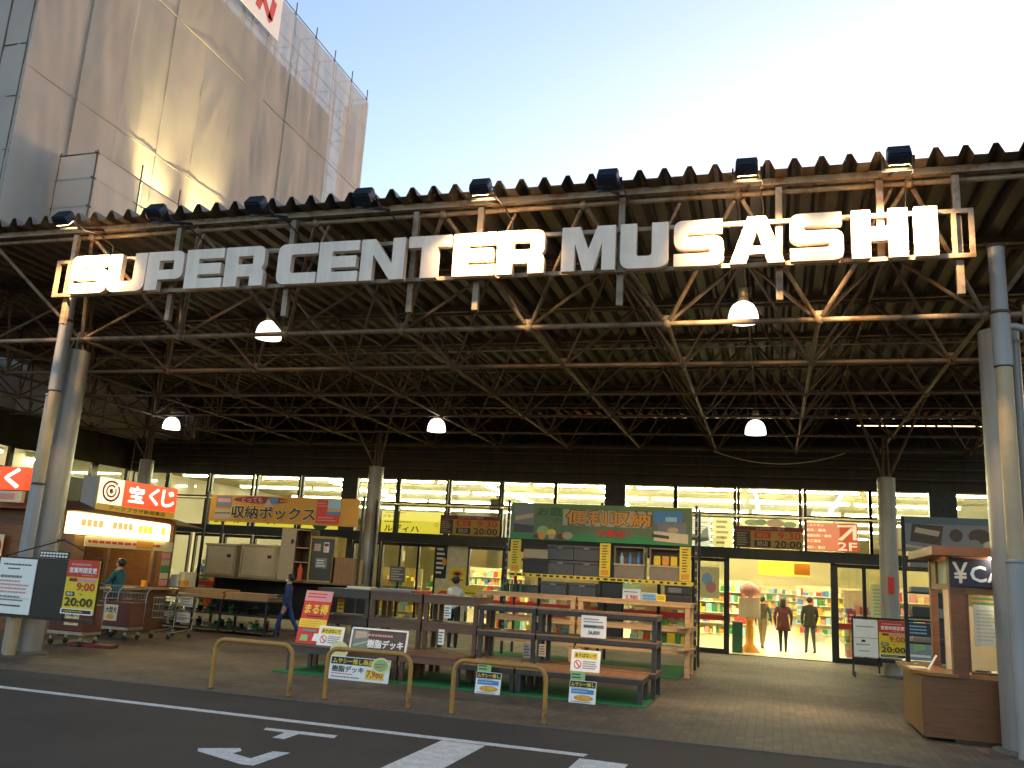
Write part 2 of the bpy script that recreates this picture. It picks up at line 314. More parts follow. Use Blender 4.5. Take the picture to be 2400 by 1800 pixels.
# ================================================================== canopy (space frame and corrugated roof)
canopy = thing('space_frame_canopy', 'rusty brown tubular space frame canopy with a corrugated steel roof over the store front', 'canopy', (0, 0, 0))
P = .356; NX = 90; X0 = -22.7
prof = []
for i in range(NX):
    x = X0+i*P; prof += [(x, 7.545), (x+.16, 7.545), (x+.225, 7.69), (x+.285, 7.69)]
prof.append((X0+NX*P, 7.545))
YF, YB = 11.62, 30.8
r = MB(); n = len(prof); T = .012
vs = [(x, y, zz+dz) for y in (YF, YB) for dz in (0, T) for x, zz in prof]
fs = []
for i in range(n-1):
    a, b2, c, d = i, i+n, i+2*n, i+3*n
    fs += [(a, c, c+1, a+1), (b2, b2+1, d+1, d), (a, a+1, b2+1, b2), (c, d, d+1, c+1)]
r._add(vs, fs); r.build('corrugated_roof', ROOFM, canopy)
BX = [2.96-2.26*k for k in range(-2, 12)]
TXs = [x+1.13 for x in BX]+[BX[-1]-1.13]
BY = [13.3+2.6*j for j in range(7)]; TY = [12.0+2.6*j for j in range(8)]
ZB, ZT = 5.87, 7.38
for j, y in enumerate([11.92]+TY[1:]):
    b = MB().box(-22.6, 9.2, y-.05, y+.05, 7.44, 7.54)
    for x in TXs: b.bar((x, y if j else 12.0, ZT), (x, y if j else 11.95, 7.45), .06)
    if j == 0: b.box(-22.6, 9.2, y-.075, y-.051, 7.43, 7.455)
    b.build('purlin', STEEL2 if j == 0 else STEEL, canopy)
for j, y in enumerate(TY):
    b = MB().tube([(-22.6, y, ZT), (9.2, y, ZT)], .04 if j == 0 else .034)
    for x in TXs: b.ball((x, y, ZT), .075, 8)
    b.build('top_chord', STEEL2 if j == 0 else STEEL, canopy)
for x in TXs: MB().tube([(x, TY[0], ZT), (x, TY[-1], ZT)], .034, 6).build('top_chord', STEEL, canopy)
for j, y in enumerate(BY):
    b = MB().tube([(-22.6, y, ZB), (9, y, ZB)], .045 if j < 2 else .036)
    for x in BX: b.ball((x, y, ZB), .085, 8).box(x-.1, x+.1, y-.006, y+.006, ZB-.02, ZB+.14)
    b.build('bottom_chord', STEEL2 if j == 0 else STEEL, canopy)
for x in BX: MB().tube([(x, BY[0], ZB), (x, BY[-1], ZB)], .036, 6).build('bottom_chord', STEEL, canopy)
rest = MB(); cnt = 0
for j, y in enumerate(BY):
    for x in BX:
        for sx in (-1, 1):
            for sy in (-1, 1):
                rad = .036 if (j == 0 and sy < 0) else (.030 if j < 2 else .026)
                p0, p1 = (x+sx*.06, y+sy*.05, ZB+.06), (x+sx*1.08, y+sy*1.25, ZT-.05)
                if cnt < 98: MB().tube([p0, p1], rad, 6).build('brace', STEEL2 if (j == 0 and sy < 0) else STEEL, canopy); cnt += 1
                else: rest.tube([p0, p1], rad, 6, False)
tag(rest.build('brace', STEEL, canopy), kind='stuff')
# electrical conduit runs along the purlins
for y, zz in ((18.5, 6.9), (24.2, 6.7)): MB().tube([(-22, y, zz), (9, y, zz)], .018, 6).build('conduit', PIPE, canopy)
# ------------------------------------------------------------------ columns
def column(x, y, top, label, rad, shade):
    c = thing('support_column', label, 'column', (x, y, 0), 0, 'round columns carrying the canopy')
    MB().lathe([(rad, 0), (rad, top)], n=28).build('shaft', shade, c)
    b = MB().lathe([(rad*.55, top+.001), (rad*.55, top+.03)]).build('cap_plate', STEEL, c)
    b = MB()
    for a in range(4):
        dx, dy = math.cos(a*math.pi/2+.78), math.sin(a*math.pi/2+.78)
        b.tube([(dx*rad*.45, dy*rad*.45, top+.02), (dx*.05, dy*.05, ZB-.03)], .03, 6)
    if top < 5: 
        for sx in (-1, 1): b.tube([(sx*.08, 0, top+.03), (sx*1.1, -1.2, ZT-.1)], .035, 6)
    b.build('strut', STEEL, c)
    MB().lathe([(rad+.12, 0.005), (rad+.12, .03), (rad+.01, .05)]).build('base_plate', mat('column base', (.11, .10, .095), .7, var=.3), c)
    return c
column(3.10, 13.3, 5.62, 'light grey round column beside the cash kiosk', .26, GALV)
column(-12.92, 13.3, 5.62, 'light grey round column behind the hanging notice panels', .26, GALV)
column(2.78, 23.7, 4.80, 'grey round column with a small red plate, behind the kiosk', .22, GALV)
column(-11.28, 23.7, 4.80, 'grey round column between the orange banner and the glass doors', .22, GALV)
column(-19.45, 23.7, 4.86, 'dim grey round column rising behind the lottery stall sign', .22, GALV)
o = MB().box(2.71, 2.85, 23.462, 23.478, 1.95, 2.35).build('red_plate', RED); tag(o, 'small red plate stuck on the column behind the kiosk', 'plate')
# ------------------------------------------------------------------ downpipes
def downpipe(label, pts, segs):
    c = thing('downpipe', label, 'pipe', (pts[0][0], pts[0][1], 0), 0, 'drain pipes beside the front columns')
    c.location = (0, 0, 0)
    for z0, z1, rad, m, x, y in segs: MB().tube([(x, y, z0), (x, y, z1)], rad, 18).build('pipe_section', m, c)
    for z0, rad, m, x, y in pts_b(segs): MB().lathe([(rad+.006, -.02), (rad+.014, -.015), (rad+.014, .02), (rad+.006, .025)], (x, y, z0)).build('pipe_clamp', m, c)
    return c
DKC = mat('rusty clamp', (.1, .06, .04), .6, .3, var=.3)
def pts_b(segs): return [(s[1], s[2], DKC if i else PIPE, s[4], s[5]) for i, s in enumerate(segs)]
downpipe('grey drainpipe in front of the left column, tan in its middle part', [(-12.9, 12.85)], [(0, 1.0, .10, TANPIPE, -12.84, 12.86), (1.0, 3.0, .105, PIPE, -12.84, 12.86), (3.0, 4.75, .10, TANPIPE, -12.84, 12.86), (4.75, 6.1, .12, PIPE, -12.84, 12.86), (6.1, 6.7, .10, PIPE, -12.84, 12.86)])
downpipe('slim grey drainpipe squeezed between the left column and the thicker pipe', [(-12.6, 13.0)], [(0, 4.7, .07, PIPE, -13.10, 13.03)])
downpipe('tall grey drainpipe in front of the right column, tan in its middle part', [(2.94, 12.8)], [(0, 2.4, .12, PIPE, 3.03, 12.82), (2.4, 5.0, .105, TANPIPE, 3.03, 12.82), (5.0, 5.75, .12, PIPE, 3.03, 12.82), (5.75, 6.72, .105, PIPE, 3.03, 12.82)])
downpipe('thin grey pipe to the right of the right column', [(3.2, 12.8)], [(0, 5.4, .05, PIPE, 3.25, 13.05)])
downpipe('second tan pipe at the right edge with a dark joint', [(3.2, 12.8)], [(0, 2.9, .085, PIPE, 3.40, 12.9), (2.9, 5.9, .08, TANPIPE, 3.40, 12.9)])
b = MB().tube([(3.05, 12.8, 5.55), (3.2, 12.8, 5.55), (3.34, 12.8, 5.5)], .05, 10).build('pipe_elbow', PIPE); tag(b, 'short grey pipe stub sticking out beside the right drainpipe', 'pipe')
# ------------------------------------------------------------------ store name sign
YS = 11.70
sign = thing('store_name_sign', 'big white block letters SUPER CENTER MUSASHI on a tube frame under the roof edge', 'sign', (0, 0, 0))
f = MB()
for z0 in (6.24, 6.86): f.box(-12.22, 2.56, 11.80, 11.86, z0-.03, z0+.03)
for x in (-12.22, -11.98, 2.29, 2.50): f.box(x, x+.06, 11.802, 11.858, 6.27, 6.83)
f.build('frame', STEEL2, sign)
for x in (-11.97, -9.78, -7.55, -5.36, -4.28, -2.08, 0.13, 1.44, 2.38):
    MB().box(x-.045, x+.045, 11.865, 11.95, 5.74 if x != 1.44 else 6.2, 7.40).build('post', STEEL2, sign)
for x in (-9.0, -6.6, -3.4, -.9, 1.95):
    MB().tube([(x-.35, 11.98, 7.3), (x-.75, 12.1, 6.5)], .025, 6).build('stay', STEEL2, sign)
def rr(pts, rad, segs=5):
    """round chosen corners of an outline: pts are (x, z, r_factor)"""
    out = []; n = len(pts)
    for i, p in enumerate(pts):
        k = p[2] if len(p) > 2 else 0
        if not k: out.append((p[0], p[1])); continue
        a = Vector(pts[i-1][:2]); c = Vector(p[:2]); b = Vector(pts[(i+1) % n][:2])
        q = k*rad; u = (a-c).normalized(); v = (b-c).normalized(); s = c+u*q; e = c+v*q
        for j in range(segs+1):
            t = j/segs; out.append(tuple(s*(1-t)**2+c*2*t*(1-t)+e*t*t))
    return out
def glyph(ch, w, h):
    t = .27*h; vt = .36*h if w > .6 else .3*h; g2 = (h-3*t)/2; R = .2*h
    vt = min(vt, .34*w)
    sh = []
    if ch == 'S':
        sh = [[(0, 0), (w, 0, 1), (w, h-t-g2, 1.05), (vt*.75, h-t-g2, .35), (vt*.75, h-t, .3), (w*.97, h-t), (w*.97, h), (0, h, 1), (0, t+g2, 1.05), (w-vt*.75, t+g2, .35), (w-vt*.75, t, .3), (0, t)]]
    elif ch == 'U': sh = [[(0, h), (0, 0, 1.2), (w, 0, 1.2), (w, h), (w-vt, h), (w-vt, t, .4), (vt, t, .4), (vt, h)]]
    elif ch == 'P': sh = [[(0, 0), (vt, 0), (vt, h*.27), (w*.98, h*.27, 1.0), (w*.98, h, 1.0), (0, h)]]; 
    elif ch == 'E': sh = [[(0, 0), (w, 0), (w, t*.92), (vt, t*.92), (vt, t+g2*.85), (w*.94, t+g2*.85), (w*.94, 2*t+g2*.95), (vt, 2*t+g2*.95), (vt, h-t*.92), (w, h-t*.92), (w, h), (0, h)]]
    elif ch == 'R': sh = [[(0, 0), (vt, 0), (vt, h*.24), (w-vt, h*.24), (w-vt, 0), (w, 0), (w, h*.38, .45), (w*.94, h*.44), (w, h*.52, .4), (w, h, .9), (0, h)]]
    elif ch == 'C': sh = [[(0, 0, 1.1), (w, 0), (w, t), (vt, t, .4), (vt, h-t, .4), (w, h-t), (w, h), (0, h, 1.1)]]
    elif ch == 'N': sh = [[(0, 0), (vt*.85, 0), (vt*.85, h*.62), (w-vt*.95, 0), (w, 0), (w, h), (w-vt*.85, h), (w-vt*.85, h*.38), (vt*.95, h), (0, h)]]
    elif ch == 'T': sh = [[(w/2-vt*.55, 0), (w/2+vt*.55, 0), (w/2+vt*.55, h-t), (w, h-t), (w, h), (0, h), (0, h-t), (w/2-vt*.55, h-t)]]
    elif ch == 'M': sh = [[(0, 0), (vt*.8, 0), (vt*.8, h*.62), (w*.40, 0), (w*.60, 0), (w-vt*.8, h*.62), (w-vt*.8, 0), (w, 0), (w, h), (w*.66, h), (w*.5, h*.48), (w*.34, h), (0, h)]]
    elif ch == 'A': sh = [[(0, 0), (vt*.9, 0), (w*.36, h*.2), (w*.64, h*.2), (w-vt*.9, 0), (w, 0), (w*.66, h), (w*.34, h)]]
    elif ch == 'H': sh = [[(0, 0), (vt, 0), (vt, h*.36), (w-vt, h*.36), (w-vt, 0), (w, 0), (w, h), (w-vt, h), (w-vt, h*.64), (vt, h*.64), (vt, h), (0, h)]]
    elif ch == 'I': sh = [[(0, 0), (w, 0), (w, h), (0, h)]]
    holes = {'P': [(vt, h*.52, w-vt*.85, h*.76)], 'R': [(vt, h*.55, w-vt*.85, h*.76)]}
    return [rr(s, R) for s in sh], holes.get(ch, []), vt
def letter_mesh(ch, x, w, z0, h):
    outs, holes, vt = glyph(ch, w, h); m = MB()
    c = bpy.data.curves.new('l', 'CURVE'); c.dimensions = '2D'; c.fill_mode = 'BOTH'; c.extrude = .055; c.bevel_depth = 0
    loops = list(outs)+[[(a, b), (a, d), (e, d), (e, b)] for a, b, e, d in holes]
    if ch == 'A': loops.append([(w*.5-w*.10, h*.36), (w*.5, h*.72), (w*.5+w*.10, h*.36)])
    for L in loops:
        s = c.splines.new('POLY'); s.points.add(len(L)-1); s.use_cyclic_u = True
        for p, q in zip(s.points, L): p.co = (q[0], q[1], 0, 1)
    o = bpy.data.objects.new('l', c); COL.objects.link(o); bpy.context.view_layer.update()
    e = o.evaluated_get(bpy.context.evaluated_depsgraph_get()); me = e.to_mesh()
    m._add([(x+v.co.x, YS-v.co.z, z0+v.co.y) for v in me.vertices], [tuple(p.vertices) for p in me.polygons]); e.to_mesh_clear()
    bpy.data.objects.remove(o); bpy.data.curves.remove(c); return m
for ch, a, b in [('S',-11.72,-10.94),('U',-10.92,-10.16),('P',-10.14,-9.40),('E',-9.36,-8.64),('R',-8.60,-7.87),('C',-7.62,-6.91),('E',-6.88,-6.18),('N',-6.14,-5.40),('T',-5.34,-4.64),('E',-4.60,-3.93),('R',-3.90,-3.17),('M',-2.91,-2.12),('U',-2.05,-1.37),('S',-1.29,-0.61),('A',-0.53,0.20),('S',0.27,0.95),('H',1.05,1.74),('I',1.82,2.10)]:
    letter_mesh(ch, a, b-a, 6.20, .68).build('letter', SIGNW, sign)
# ------------------------------------------------------------------ flood lamps on the roof edge
LIT = {0: (46, 'lit'), 4: (46, 'lit'), 6: (42, 'lit'), 7: (50, 'lit')}
names = ['above the first S', 'above the E of SUPER', 'above the gap after SUPER', 'above the N of CENTER', 'above the R of CENTER', 'above the U of MUSASHI', 'above the A of MUSASHI', 'above the last H']
FLG = mat('flood lamp glass lit', (.9, .8, .6), emit=10, ecol=(1, .62, .25)); FLO = mat('flood lamp glass dark', (.1, .1, .11), .1)
for k in range(8):
    x = -11.81+1.92*k; lit = k in LIT
    x *= .9605
    t = thing('flood_lamp', '%s blue black flood lamp on the roof edge %s' % ('lit' if lit else 'unlit', names[k]), 'flood lamp', (x, 10.95, 7.25), 0, 'flood lamps along the roof edge')
    TL = (RAD(50), 0, 0)
    def tilted(o): o.rotation_euler = TL; o.scale = (.9, .86, .86); return o
    tilted(MB().rbox(-.16, .16, -.14, .14, -.05, .12, .03).build('housing', DKBLUE, t))
    f = MB()
    for q in range(7): f.box(-.145, .145, -.12+q*.036, -.108+q*.036, .10, .145)
    tilted(f.build('cooling_fins', DKBLUE, t))
    tilted(MB().box(-.13, .13, -.11, .11, -.058, -.051).build('lamp_glass', FLG if lit else FLO, t))
    f = MB().bar((-.18, .0, .03), (-.18, .12, -.10), .025, .012).bar((.18, 0, .03), (.18, .12, -.10), .025, .012).bar((-.185, .12, -.10), (.185, .12, -.10), .03, .03).bar((0, .12, -.10), (0, .86, .18), .04, .04)
    f.build('bracket', DKBLUE, t)
    MB().tube([(.12, .05, .02), (.2, .25, -.08), (.16, .6, .0), (.2, .95, -.1), (.2, 1.0, -.5)], .012, 6).build('cable', BLACKM, t)
    if lit:
        l = bpy.data.lights.new('flood_light', 'SPOT'); l.energy = 430; l.color = (1, .62, .27); l.spot_size = RAD(116); l.spot_blend = .85; l.shadow_soft_size = .09
        lo = bpy.data.objects.new('flood_light', l); COL.objects.link(lo); lo.parent = t; lo.location = (0, .17, -.13)
        lo.rotation_euler = (RAD(51), 0, 0); lo.scale = (1, .40, 1)
# ------------------------------------------------------------------ high bay lamps
HBG = mat('high bay shade lit', (.95, .92, .85), emit=.8, ecol=(1, .92, .80))
HBC = mat('lamp gear housing', (.38, .31, .2), .4, .5, var=.15)
def bay_proto():
    t = thing('high_bay_lamp', '', 'lamp', (0, 0, 0), 0, 'bell shaped lamps hanging under the canopy')
    MB().lathe([(.245, 0), (.24, .10), (.215, .20), (.17, .28), (.10, .33), (.085, .335)], n=24).build('shade', HBG, t)
    MB().lathe([(.085, .336), (.085, .42), (.075, .43), (.08, .44), (.08, .58), (.05, .60)], n=16).build('gear_housing', HBC, t)
    MB().tube([(0, 0, .60), (0, 0, 1.3)], .012, 6).build('stem', STEEL, t)
    l = bpy.data.lights.new('bay_light', 'SPOT'); l.energy = 75; l.color = (1, .86, .58); l.spot_size = RAD(150); l.spot_blend = .6; l.shadow_soft_size = .2
    lo = bpy.data.objects.new('bay_light', l); COL.objects.link(lo); lo.parent = t; lo.location = (0, 0, -.03)
    return t
lab = ['bell lamp hanging left of centre below the letters C E', 'bell lamp hanging below the A of MUSASHI', 'small bell lamp far back above the lottery stall', 'small bell lamp far back at the centre of the canopy', 'small bell lamp far back above the entrance']
L0 = bay_proto()
for i, (x, y, zz) in enumerate([(-9.30, 14.2, 6.06), (-.42, 14.2, 6.14), (-16.9, 21.4, 5.5), (-8.55, 21.4, 5.5), (-.35, 21.4, 5.5)]):
    if i == 0: L0['label'] = lab[0]; L0.location = (x, y, zz)
    else: dup(L0, lab[i], (x, y, zz))
# loose cable sagging under the last truss row
pts = [(-1.6+3.6*t, 25.9, 5.75-.75*4*t*(1-t)*.45) for t in [i/14 for i in range(15)]]
tag(MB().tube(pts, .014, 6).build('sagging_cable', CRM), 'pale cable sagging under the truss above the entrance', 'cable')
# ================================================================== scaffolded building
sc = thing('scaffolded_building', 'tall building wrapped in beige scaffold netting behind the canopy', 'building', (0, 0, 0))
CORE = mat('building render', (.42, .40, .37), .8, var=.1, scale=.6)
MB().box(-60, -24.6, 21.2, 41.2, 0, 27.5).build('wall', CORE, sc)
def net_sheet(name, axis, fixed, a0, a1, z0, z1, seed, amp=.10, step=.45):
    """one sheet of netting, slightly slack between its tie lines"""
    na = max(4, int((a1-a0)/.15)); nz = max(4, int((z1-z0)/.35)); vs = []; fs = []
    for i in range(nz+1):
        for j in range(na+1):
            a = a0+(a1-a0)*j/na; zz = z0+(z1-z0)*i/nz
            edge = math.sin(math.pi*j/na)*math.sqrt(max(0, math.sin(math.pi*i/nz)))
            d = amp*edge*(.3+noise.noise((a*.7+seed*3.1, zz*.22, seed)))+edge*.06*noise.noise((a*1.9+zz*.35, zz*.16, seed+5))+(.16*(((seed//4)*37 % 11)/11-.5))*((a-a0)/(a1-a0)-.5)+.055*noise.noise((a*5.2+zz*(1.3 if seed % 3 else -1.7), zz*.45, seed*1.7))*max(0, .6+noise.noise((a*.3, zz*.3, seed)))*math.sqrt(max(0, math.sin(math.pi*i/nz)))
            vs.append((fixed+d, a, zz) if axis == 'x' else (a, fixed-d, zz))
        
    for i in range(nz):
        for j in range(na):
            q = i*(na+1)+j; fs.append((q, q+1, q+na+2, q+na+1))
    m = MB(); m._add(vs, fs, True); return m.build(name, NET, sc)
ys = [19.6, 21.8, 23.85, 25.9, 28.0, 30.15, 32.2, 34.3, 36.4, 38.5, 40.6, 42.6]
levels = [(5.9, 11.4), (11.4, 17.1), (17.1, 23.2), (23.2, 29.0)]
for i in range(len(ys)-1):
    for k, (a, b) in enumerate(levels): net_sheet('netting', 'x', -23.0+.025*(i % 2)+.01*(k % 2), ys[i]-.03, ys[i+1]+.03, a-.02, b+.02, i*4+k)
xs = [-23.0-2.1*i for i in range(10)]
for i in range(9):
    for k, (a, b) in enumerate(levels): net_sheet('netting', 'y', 19.6-.025*(i % 2)-.01*(k % 2), xs[i+1]-.03, xs[i]+(.03 if i else -.0), a-.02, b+.02, 60+i*4+k)
for k, (a, b) in enumerate(levels): net_sheet('netting', 'y', 42.6, -24.6, -23.0, a, b, 150+k)
p = MB()
for y in ys: 
    for x in (-23.12, -24.1): p.tube([(x, y, 5.9), (x, y, 29.9 if x > -24 else 29.2)], .03, 6)
p.build('scaffold_standard', STEEL, sc); p = MB()
for x in xs[1:]: p.tube([(x, 19.72, 5.9), (x, 19.72, 29.6)], .03, 6)
p.build('scaffold_standard', STEEL, sc); p = MB()
zz = 6.5
while zz < 29.3:
    p.tube([(-23.12, 19.6, zz), (-23.12, 42.7, zz)], .025, 6).tube([(-24.1, 19.6, zz), (-24.1, 42.7, zz)], .025, 6)
    p.tube([(-42, 19.72, zz), (-23.1, 19.72, zz)], .025, 6)
    for y in ys: p.tube([(-24.1, y, zz), (-23.12, y, zz)], .02, 6)
    zz += 1.9
for y in ys[:-1]:
    for zz in range(6, 29, 4): p.tube([(-24.1, y, zz), (-24.1, y+2.1, zz+2)], .018, 5)
p.build('scaffold_ledger', STEEL, sc)
rp = MB()
for zz in (11.4, 17.1, 23.2): rp.tube([(-22.955, y, zz-.02*math.sin(math.pi*((y-19.6) % 2.1)/2.1)) for y in [19.6+.35*i for i in range(67)]], .012, 6)
rp.build('tie_rope', NET, sc); # lower projecting bay
p = MB()
for x, y in ((-21.4, 21.5), (-21.4, 23.6), (-21.4, 25.7), (-21.4, 27.8), (-21.4, 29.9), (-22.9, 21.5)):
    p.tube([(x, y, 6), (x, y, 15.4 if y > 22 else 14.9)], .03, 6)
for zz in (14.8, 13.9, 12.9, 11.0, 9.2): p.tube([(-21.4, 21.4, zz), (-21.4, 30, zz)], .03, 6).tube([(-22.95, 21.5, zz), (-21.35, 21.5, zz)], .028, 6)
p.build('scaffold_standard', STEEL, sc)
for i, y in enumerate((21.5, 23.6, 25.7, 27.8)): net_sheet('netting', 'x', -21.36, y+.03, y+2.07, 6, 14.78 if i < 2 else 14.2-.25*i, 200+i, .06)
net_sheet('netting', 'y', 21.46, -22.9, -21.4, 6, 14.75, 230, .06)
MB().box(-22.9, -21.45, 21.6, 29.8, 11.6, 11.66).build('scaffold_deck', STEEL, sc)
# banner with a red mark near the top
bn = MB().box(-22.72, -22.69, 28.3, 32.45, 26.4, 32).build('banner', WHT, sc)
LX = -22.684
def stroke(m, pts):  m._add([(LX, y, zz) for y, zz in pts], [tuple(range(len(pts)))])
m = MB()
stroke(m, [(29.9, 28.15), (31.75, 28.05), (31.75, 28.35), (29.9, 28.45)]); stroke(m, [(30.35, 26.95), (30.75, 26.90), (31.05, 28.1), (30.65, 28.1)])
stroke(m, [(30.75, 27.55), (31.55, 26.75), (31.8, 27.05), (31.0, 27.85)]); stroke(m, [(31.4, 27.0), (31.8, 27.0), (32.0, 28.1), (31.6, 28.1)])
m.build('lettering', RED, bn)
# two uplights standing on the projecting bay
def uplight(y, label):
    t = thing('floodlight', label, 'floodlight', (-22.25, y, 12.4), 0, 'uplights washing the netting')
    MB().rbox(-.2, .2, -.25, .25, .1, .42, .05).build('housing', CRM, t); MB().box(-.03, .03, -.03, .03, -.65, .1).build('stand', STEEL, t)
    MB().box(-.17, .17, -.22, .22, .421, .43).build('lamp_glass', mat('uplight glass lit', (.9, .85, .6), emit=5, ecol=(1, .8, .4)), t)
    l = bpy.data.lights.new('uplight', 'SPOT'); l.energy = 2300; l.color = (1, .72, .28); l.spot_size = RAD(44); l.spot_blend = 1; l.shadow_soft_size = .12
    lo = bpy.data.objects.new('uplight', l); COL.objects.link(lo); lo.parent = t; lo.location = (0, 0, .5); lo.rotation_euler = Vector((-.22, 0, 1)).to_track_quat('-Z', 'Y').to_euler()
uplight(25.9, 'floodlight on the scaffold ledge washing the netting yellow, nearer one'); uplight(28.95, 'floodlight on the scaffold ledge washing the netting yellow, farther one beside the roof edge')
# ================================================================== store front
YW = 27.0
st = thing('store_building', 'home centre store front with lit upper windows and dark frames under the canopy', 'building', (0, 0, 0))
TOP = [(-22.59, -21.22), (-21.06, -19.45), (-19.24, -17.61), (-17.37, -15.75), (-15.55, -14.07), (-13.48, -12.06), (-11.90, -10.27), (-10.09, -8.44), (-8.27, -6.61), (-6.51, -4.98), (-4.34, -2.86), (-2.74, -1.08), (-.90, .77), (.99, 2.68), (2.77, 4.27), (4.98, 6.3)]
m = MB().box(-22.8, 9, YW, YW+.25, 4.86, 6.0); m.box(-22.8, 9, YW-.02, YW+.2, 5.98, 6.08); 
for zz in [4.95+.12*q for q in range(9)]: m.box(-22.8, 9, YW-.012, YW+.01, zz, zz+.06)
m.build('upper_wall', mat('dark brown siding', (.055, .048, .037), .6, 0, var=.3, scale=1.2, streak=.25), st)
for zz in (5.15, 5.45, 5.72): MB().tube([(-22.6, 26.75, zz), (9, 26.75, zz)], .022, 6).build('wall_conduit', STEEL, st)
m = MB().box(-22.8, 9, YW+.25, 30.5, 5.85, 5.97).build('flat_roof', DARKW, st)
m = MB().box(-22.8, 2.75, 30.5, 30.8, 5.9, 7.5).box(2.75, 9, 30.5, 30.8, 5.9, 7.36).box(2.75, 9, 30.52, 30.7, 7.415, 7.50); m.build('rear_wall', DARKW, st)
BRK = mat('dark patterned pier', (.045, .05, .055), .6, var=.6, scale=14)
for a, b in [(-14.05, -13.49), (-4.97, -4.35), (4.28, 4.97)]: MB().box(a, b, YW-.06, YW+.2, 0, 4.86).build('pier', BRK, st)
m = MB().box(-22.8, 9, YW-.22, YW+.2, 2.76, 3.03).box(-22.8, 9, YW-.26, YW-.221, 2.72, 2.76); m.build('door_header', DARKW, st)
for a, b in TOP:       # upper lights, each a frame with its pane
    for z0, z1 in ((4.06, 4.85), (3.04, 3.96)):
        f = MB(); f.box(a-.08, a, YW-.03, YW+.09, z0-.05, z1); f.box(b, b+.08, YW-.03, YW+.09, z0-.05, z1); f.box(a, b, YW-.025, YW+.085, z0-.05, z0); f.box(a, b, YW-.025, YW+.085, z1-.03, z1)
        w_ = f.build('window', FRAME, st); MB().box(a, b, YW+.03, YW+.036, z0, z1-.03).build('pane', GLASS, w_)
LOW = [(-22.4, -21.3), (-21.1, -19.9), (-19.6, -18.6), (-18.4, -17.4), (-17.2, -16.1), (-15.9, -14.1), (-13.4, -12.5), (-12.35, -11.75), (-11.7, -11.1), (-11.05, -10.5), (-9.3, -8.2), (-8.1, -7.0), (-6.9, -5.05), (-4.3, -3.3), (-3.2, -2.3), (-2.2, -1.35), (1.80, 2.45), (2.55, 3.25), (3.35, 4.25), (5.0, 6.3)]
REDB = flat('red safety band', (.5, .02, .015))
for a, b in LOW:
    f = MB(); f.box(a-.06, a, YW-.03, YW+.09, .02, 2.72); f.box(b, b+.06, YW-.03, YW+.09, .02, 2.72); f.box(a, b, YW-.025, YW+.085, .02, .14); f.box(a, b, YW-.025, YW+.085, 2.62, 2.72)
    d = f.build('glass_door', FRAME, st); MB().box(a, b, YW+.03, YW+.036, .14, 2.62).build('pane', GLASS, d); MB().box(a, b, YW+.01, YW+.026, .93, 1.08).build('safety_band', REDB, d)
# pillars beside the open doorway and its sliding door leaves
for x in (-1.27, 1.68): MB().box(x-.07, x+.07, YW-.05, YW+.15, .02, 2.74).build('door_jamb', FRAME, st)
MB().box(-10.44, -9.36, YW+.001, YW+.15, .02, 2.74).build('door_panel', mat('cream door panel', (.62, .55, .34), .6), st)
m = MB().box(-22.8, 9, YW, YW+.2, -.02, .019).build('threshold', DARKW, st)
# wing wall on the left, running towards the camera
m = MB().box(-23.05, -22.82, 10, YW, 4.92, 6.0).box(-23.05, -22.82, 10, YW, 0, 4.3); m.build('wing_wall', DARKW, st)
for a, b in ((26.85, 25.36), (25.05, 23.5), (23.2, 21.7)):
    f = MB().box(-22.95, -22.83, b-.15, b, 4.3, 4.92).box(-22.95, -22.83, a, a+.15, 4.3, 4.92).box(-22.95, -22.83, b-.15, a+.15, 4.3, 4.301).box(-22.95, -22.83, b-.15, a+.15, 4.90, 4.93); w_ = f.build('window', FRAME, st); MB().box(-22.9, -22.894, b, a, 4.3, 4.92).build('pane', GLASS, w_)
# room inside
FLOORI = mat('shop floor', (.62, .54, .36), .35, var=.06, scale=2)
tag(MB().box(-32, 9, YW+.2, 82, -.03, .006).build('shop_floor', FLOORI), kind='structure')
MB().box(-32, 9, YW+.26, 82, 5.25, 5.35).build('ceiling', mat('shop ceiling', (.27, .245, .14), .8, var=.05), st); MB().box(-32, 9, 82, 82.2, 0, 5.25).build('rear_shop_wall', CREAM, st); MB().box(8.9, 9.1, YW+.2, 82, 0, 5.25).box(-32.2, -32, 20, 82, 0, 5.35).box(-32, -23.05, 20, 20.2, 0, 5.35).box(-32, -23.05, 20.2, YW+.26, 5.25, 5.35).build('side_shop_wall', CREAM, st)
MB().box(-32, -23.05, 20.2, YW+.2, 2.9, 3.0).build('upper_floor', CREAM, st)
TUBE = mat('fluorescent tube', (1, 1, .9), emit=15, ecol=(1, .90, .50))
def tube_light(x0, x1, y0, y1, zt, label):
    t = thing('tube_light', label, 'tube light', ((x0+x1)/2, (y0+y1)/2, zt), 0, 'fluorescent tubes on the shop ceiling')
    hx, hy = abs(x1-x0)/2, abs(y1-y0)/2; hx = hx or .05; hy = hy or .05
    MB().box(-hx, hx, -hy, hy, .05, .13).build('batten', WHT, t)
    b = MB()
    if hx > hy: b.tube([(-hx+.05, 0, .02), (hx-.05, 0, .02)], .035, 8)
    else: b.tube([(0, -hy+.05, .02), (0, hy-.05, .02)], .035, 8)
    b.build('tube', TUBE, t); return t
for y, zt, nm in ((29.6, 5.0, 'nearest the front windows'), (33.6, 5.0, 'in the second line from the windows'), (38.0, 5.0, 'in the third line from the windows'), (43.0, 5.0, 'in the line nearest the rear wall')):
    x = -22.5
    while x < 3.2:
        tube_light(x, x+3.5, y, y, zt, 'long fluorescent tube across the shop ceiling %s' % nm); x += 3.62
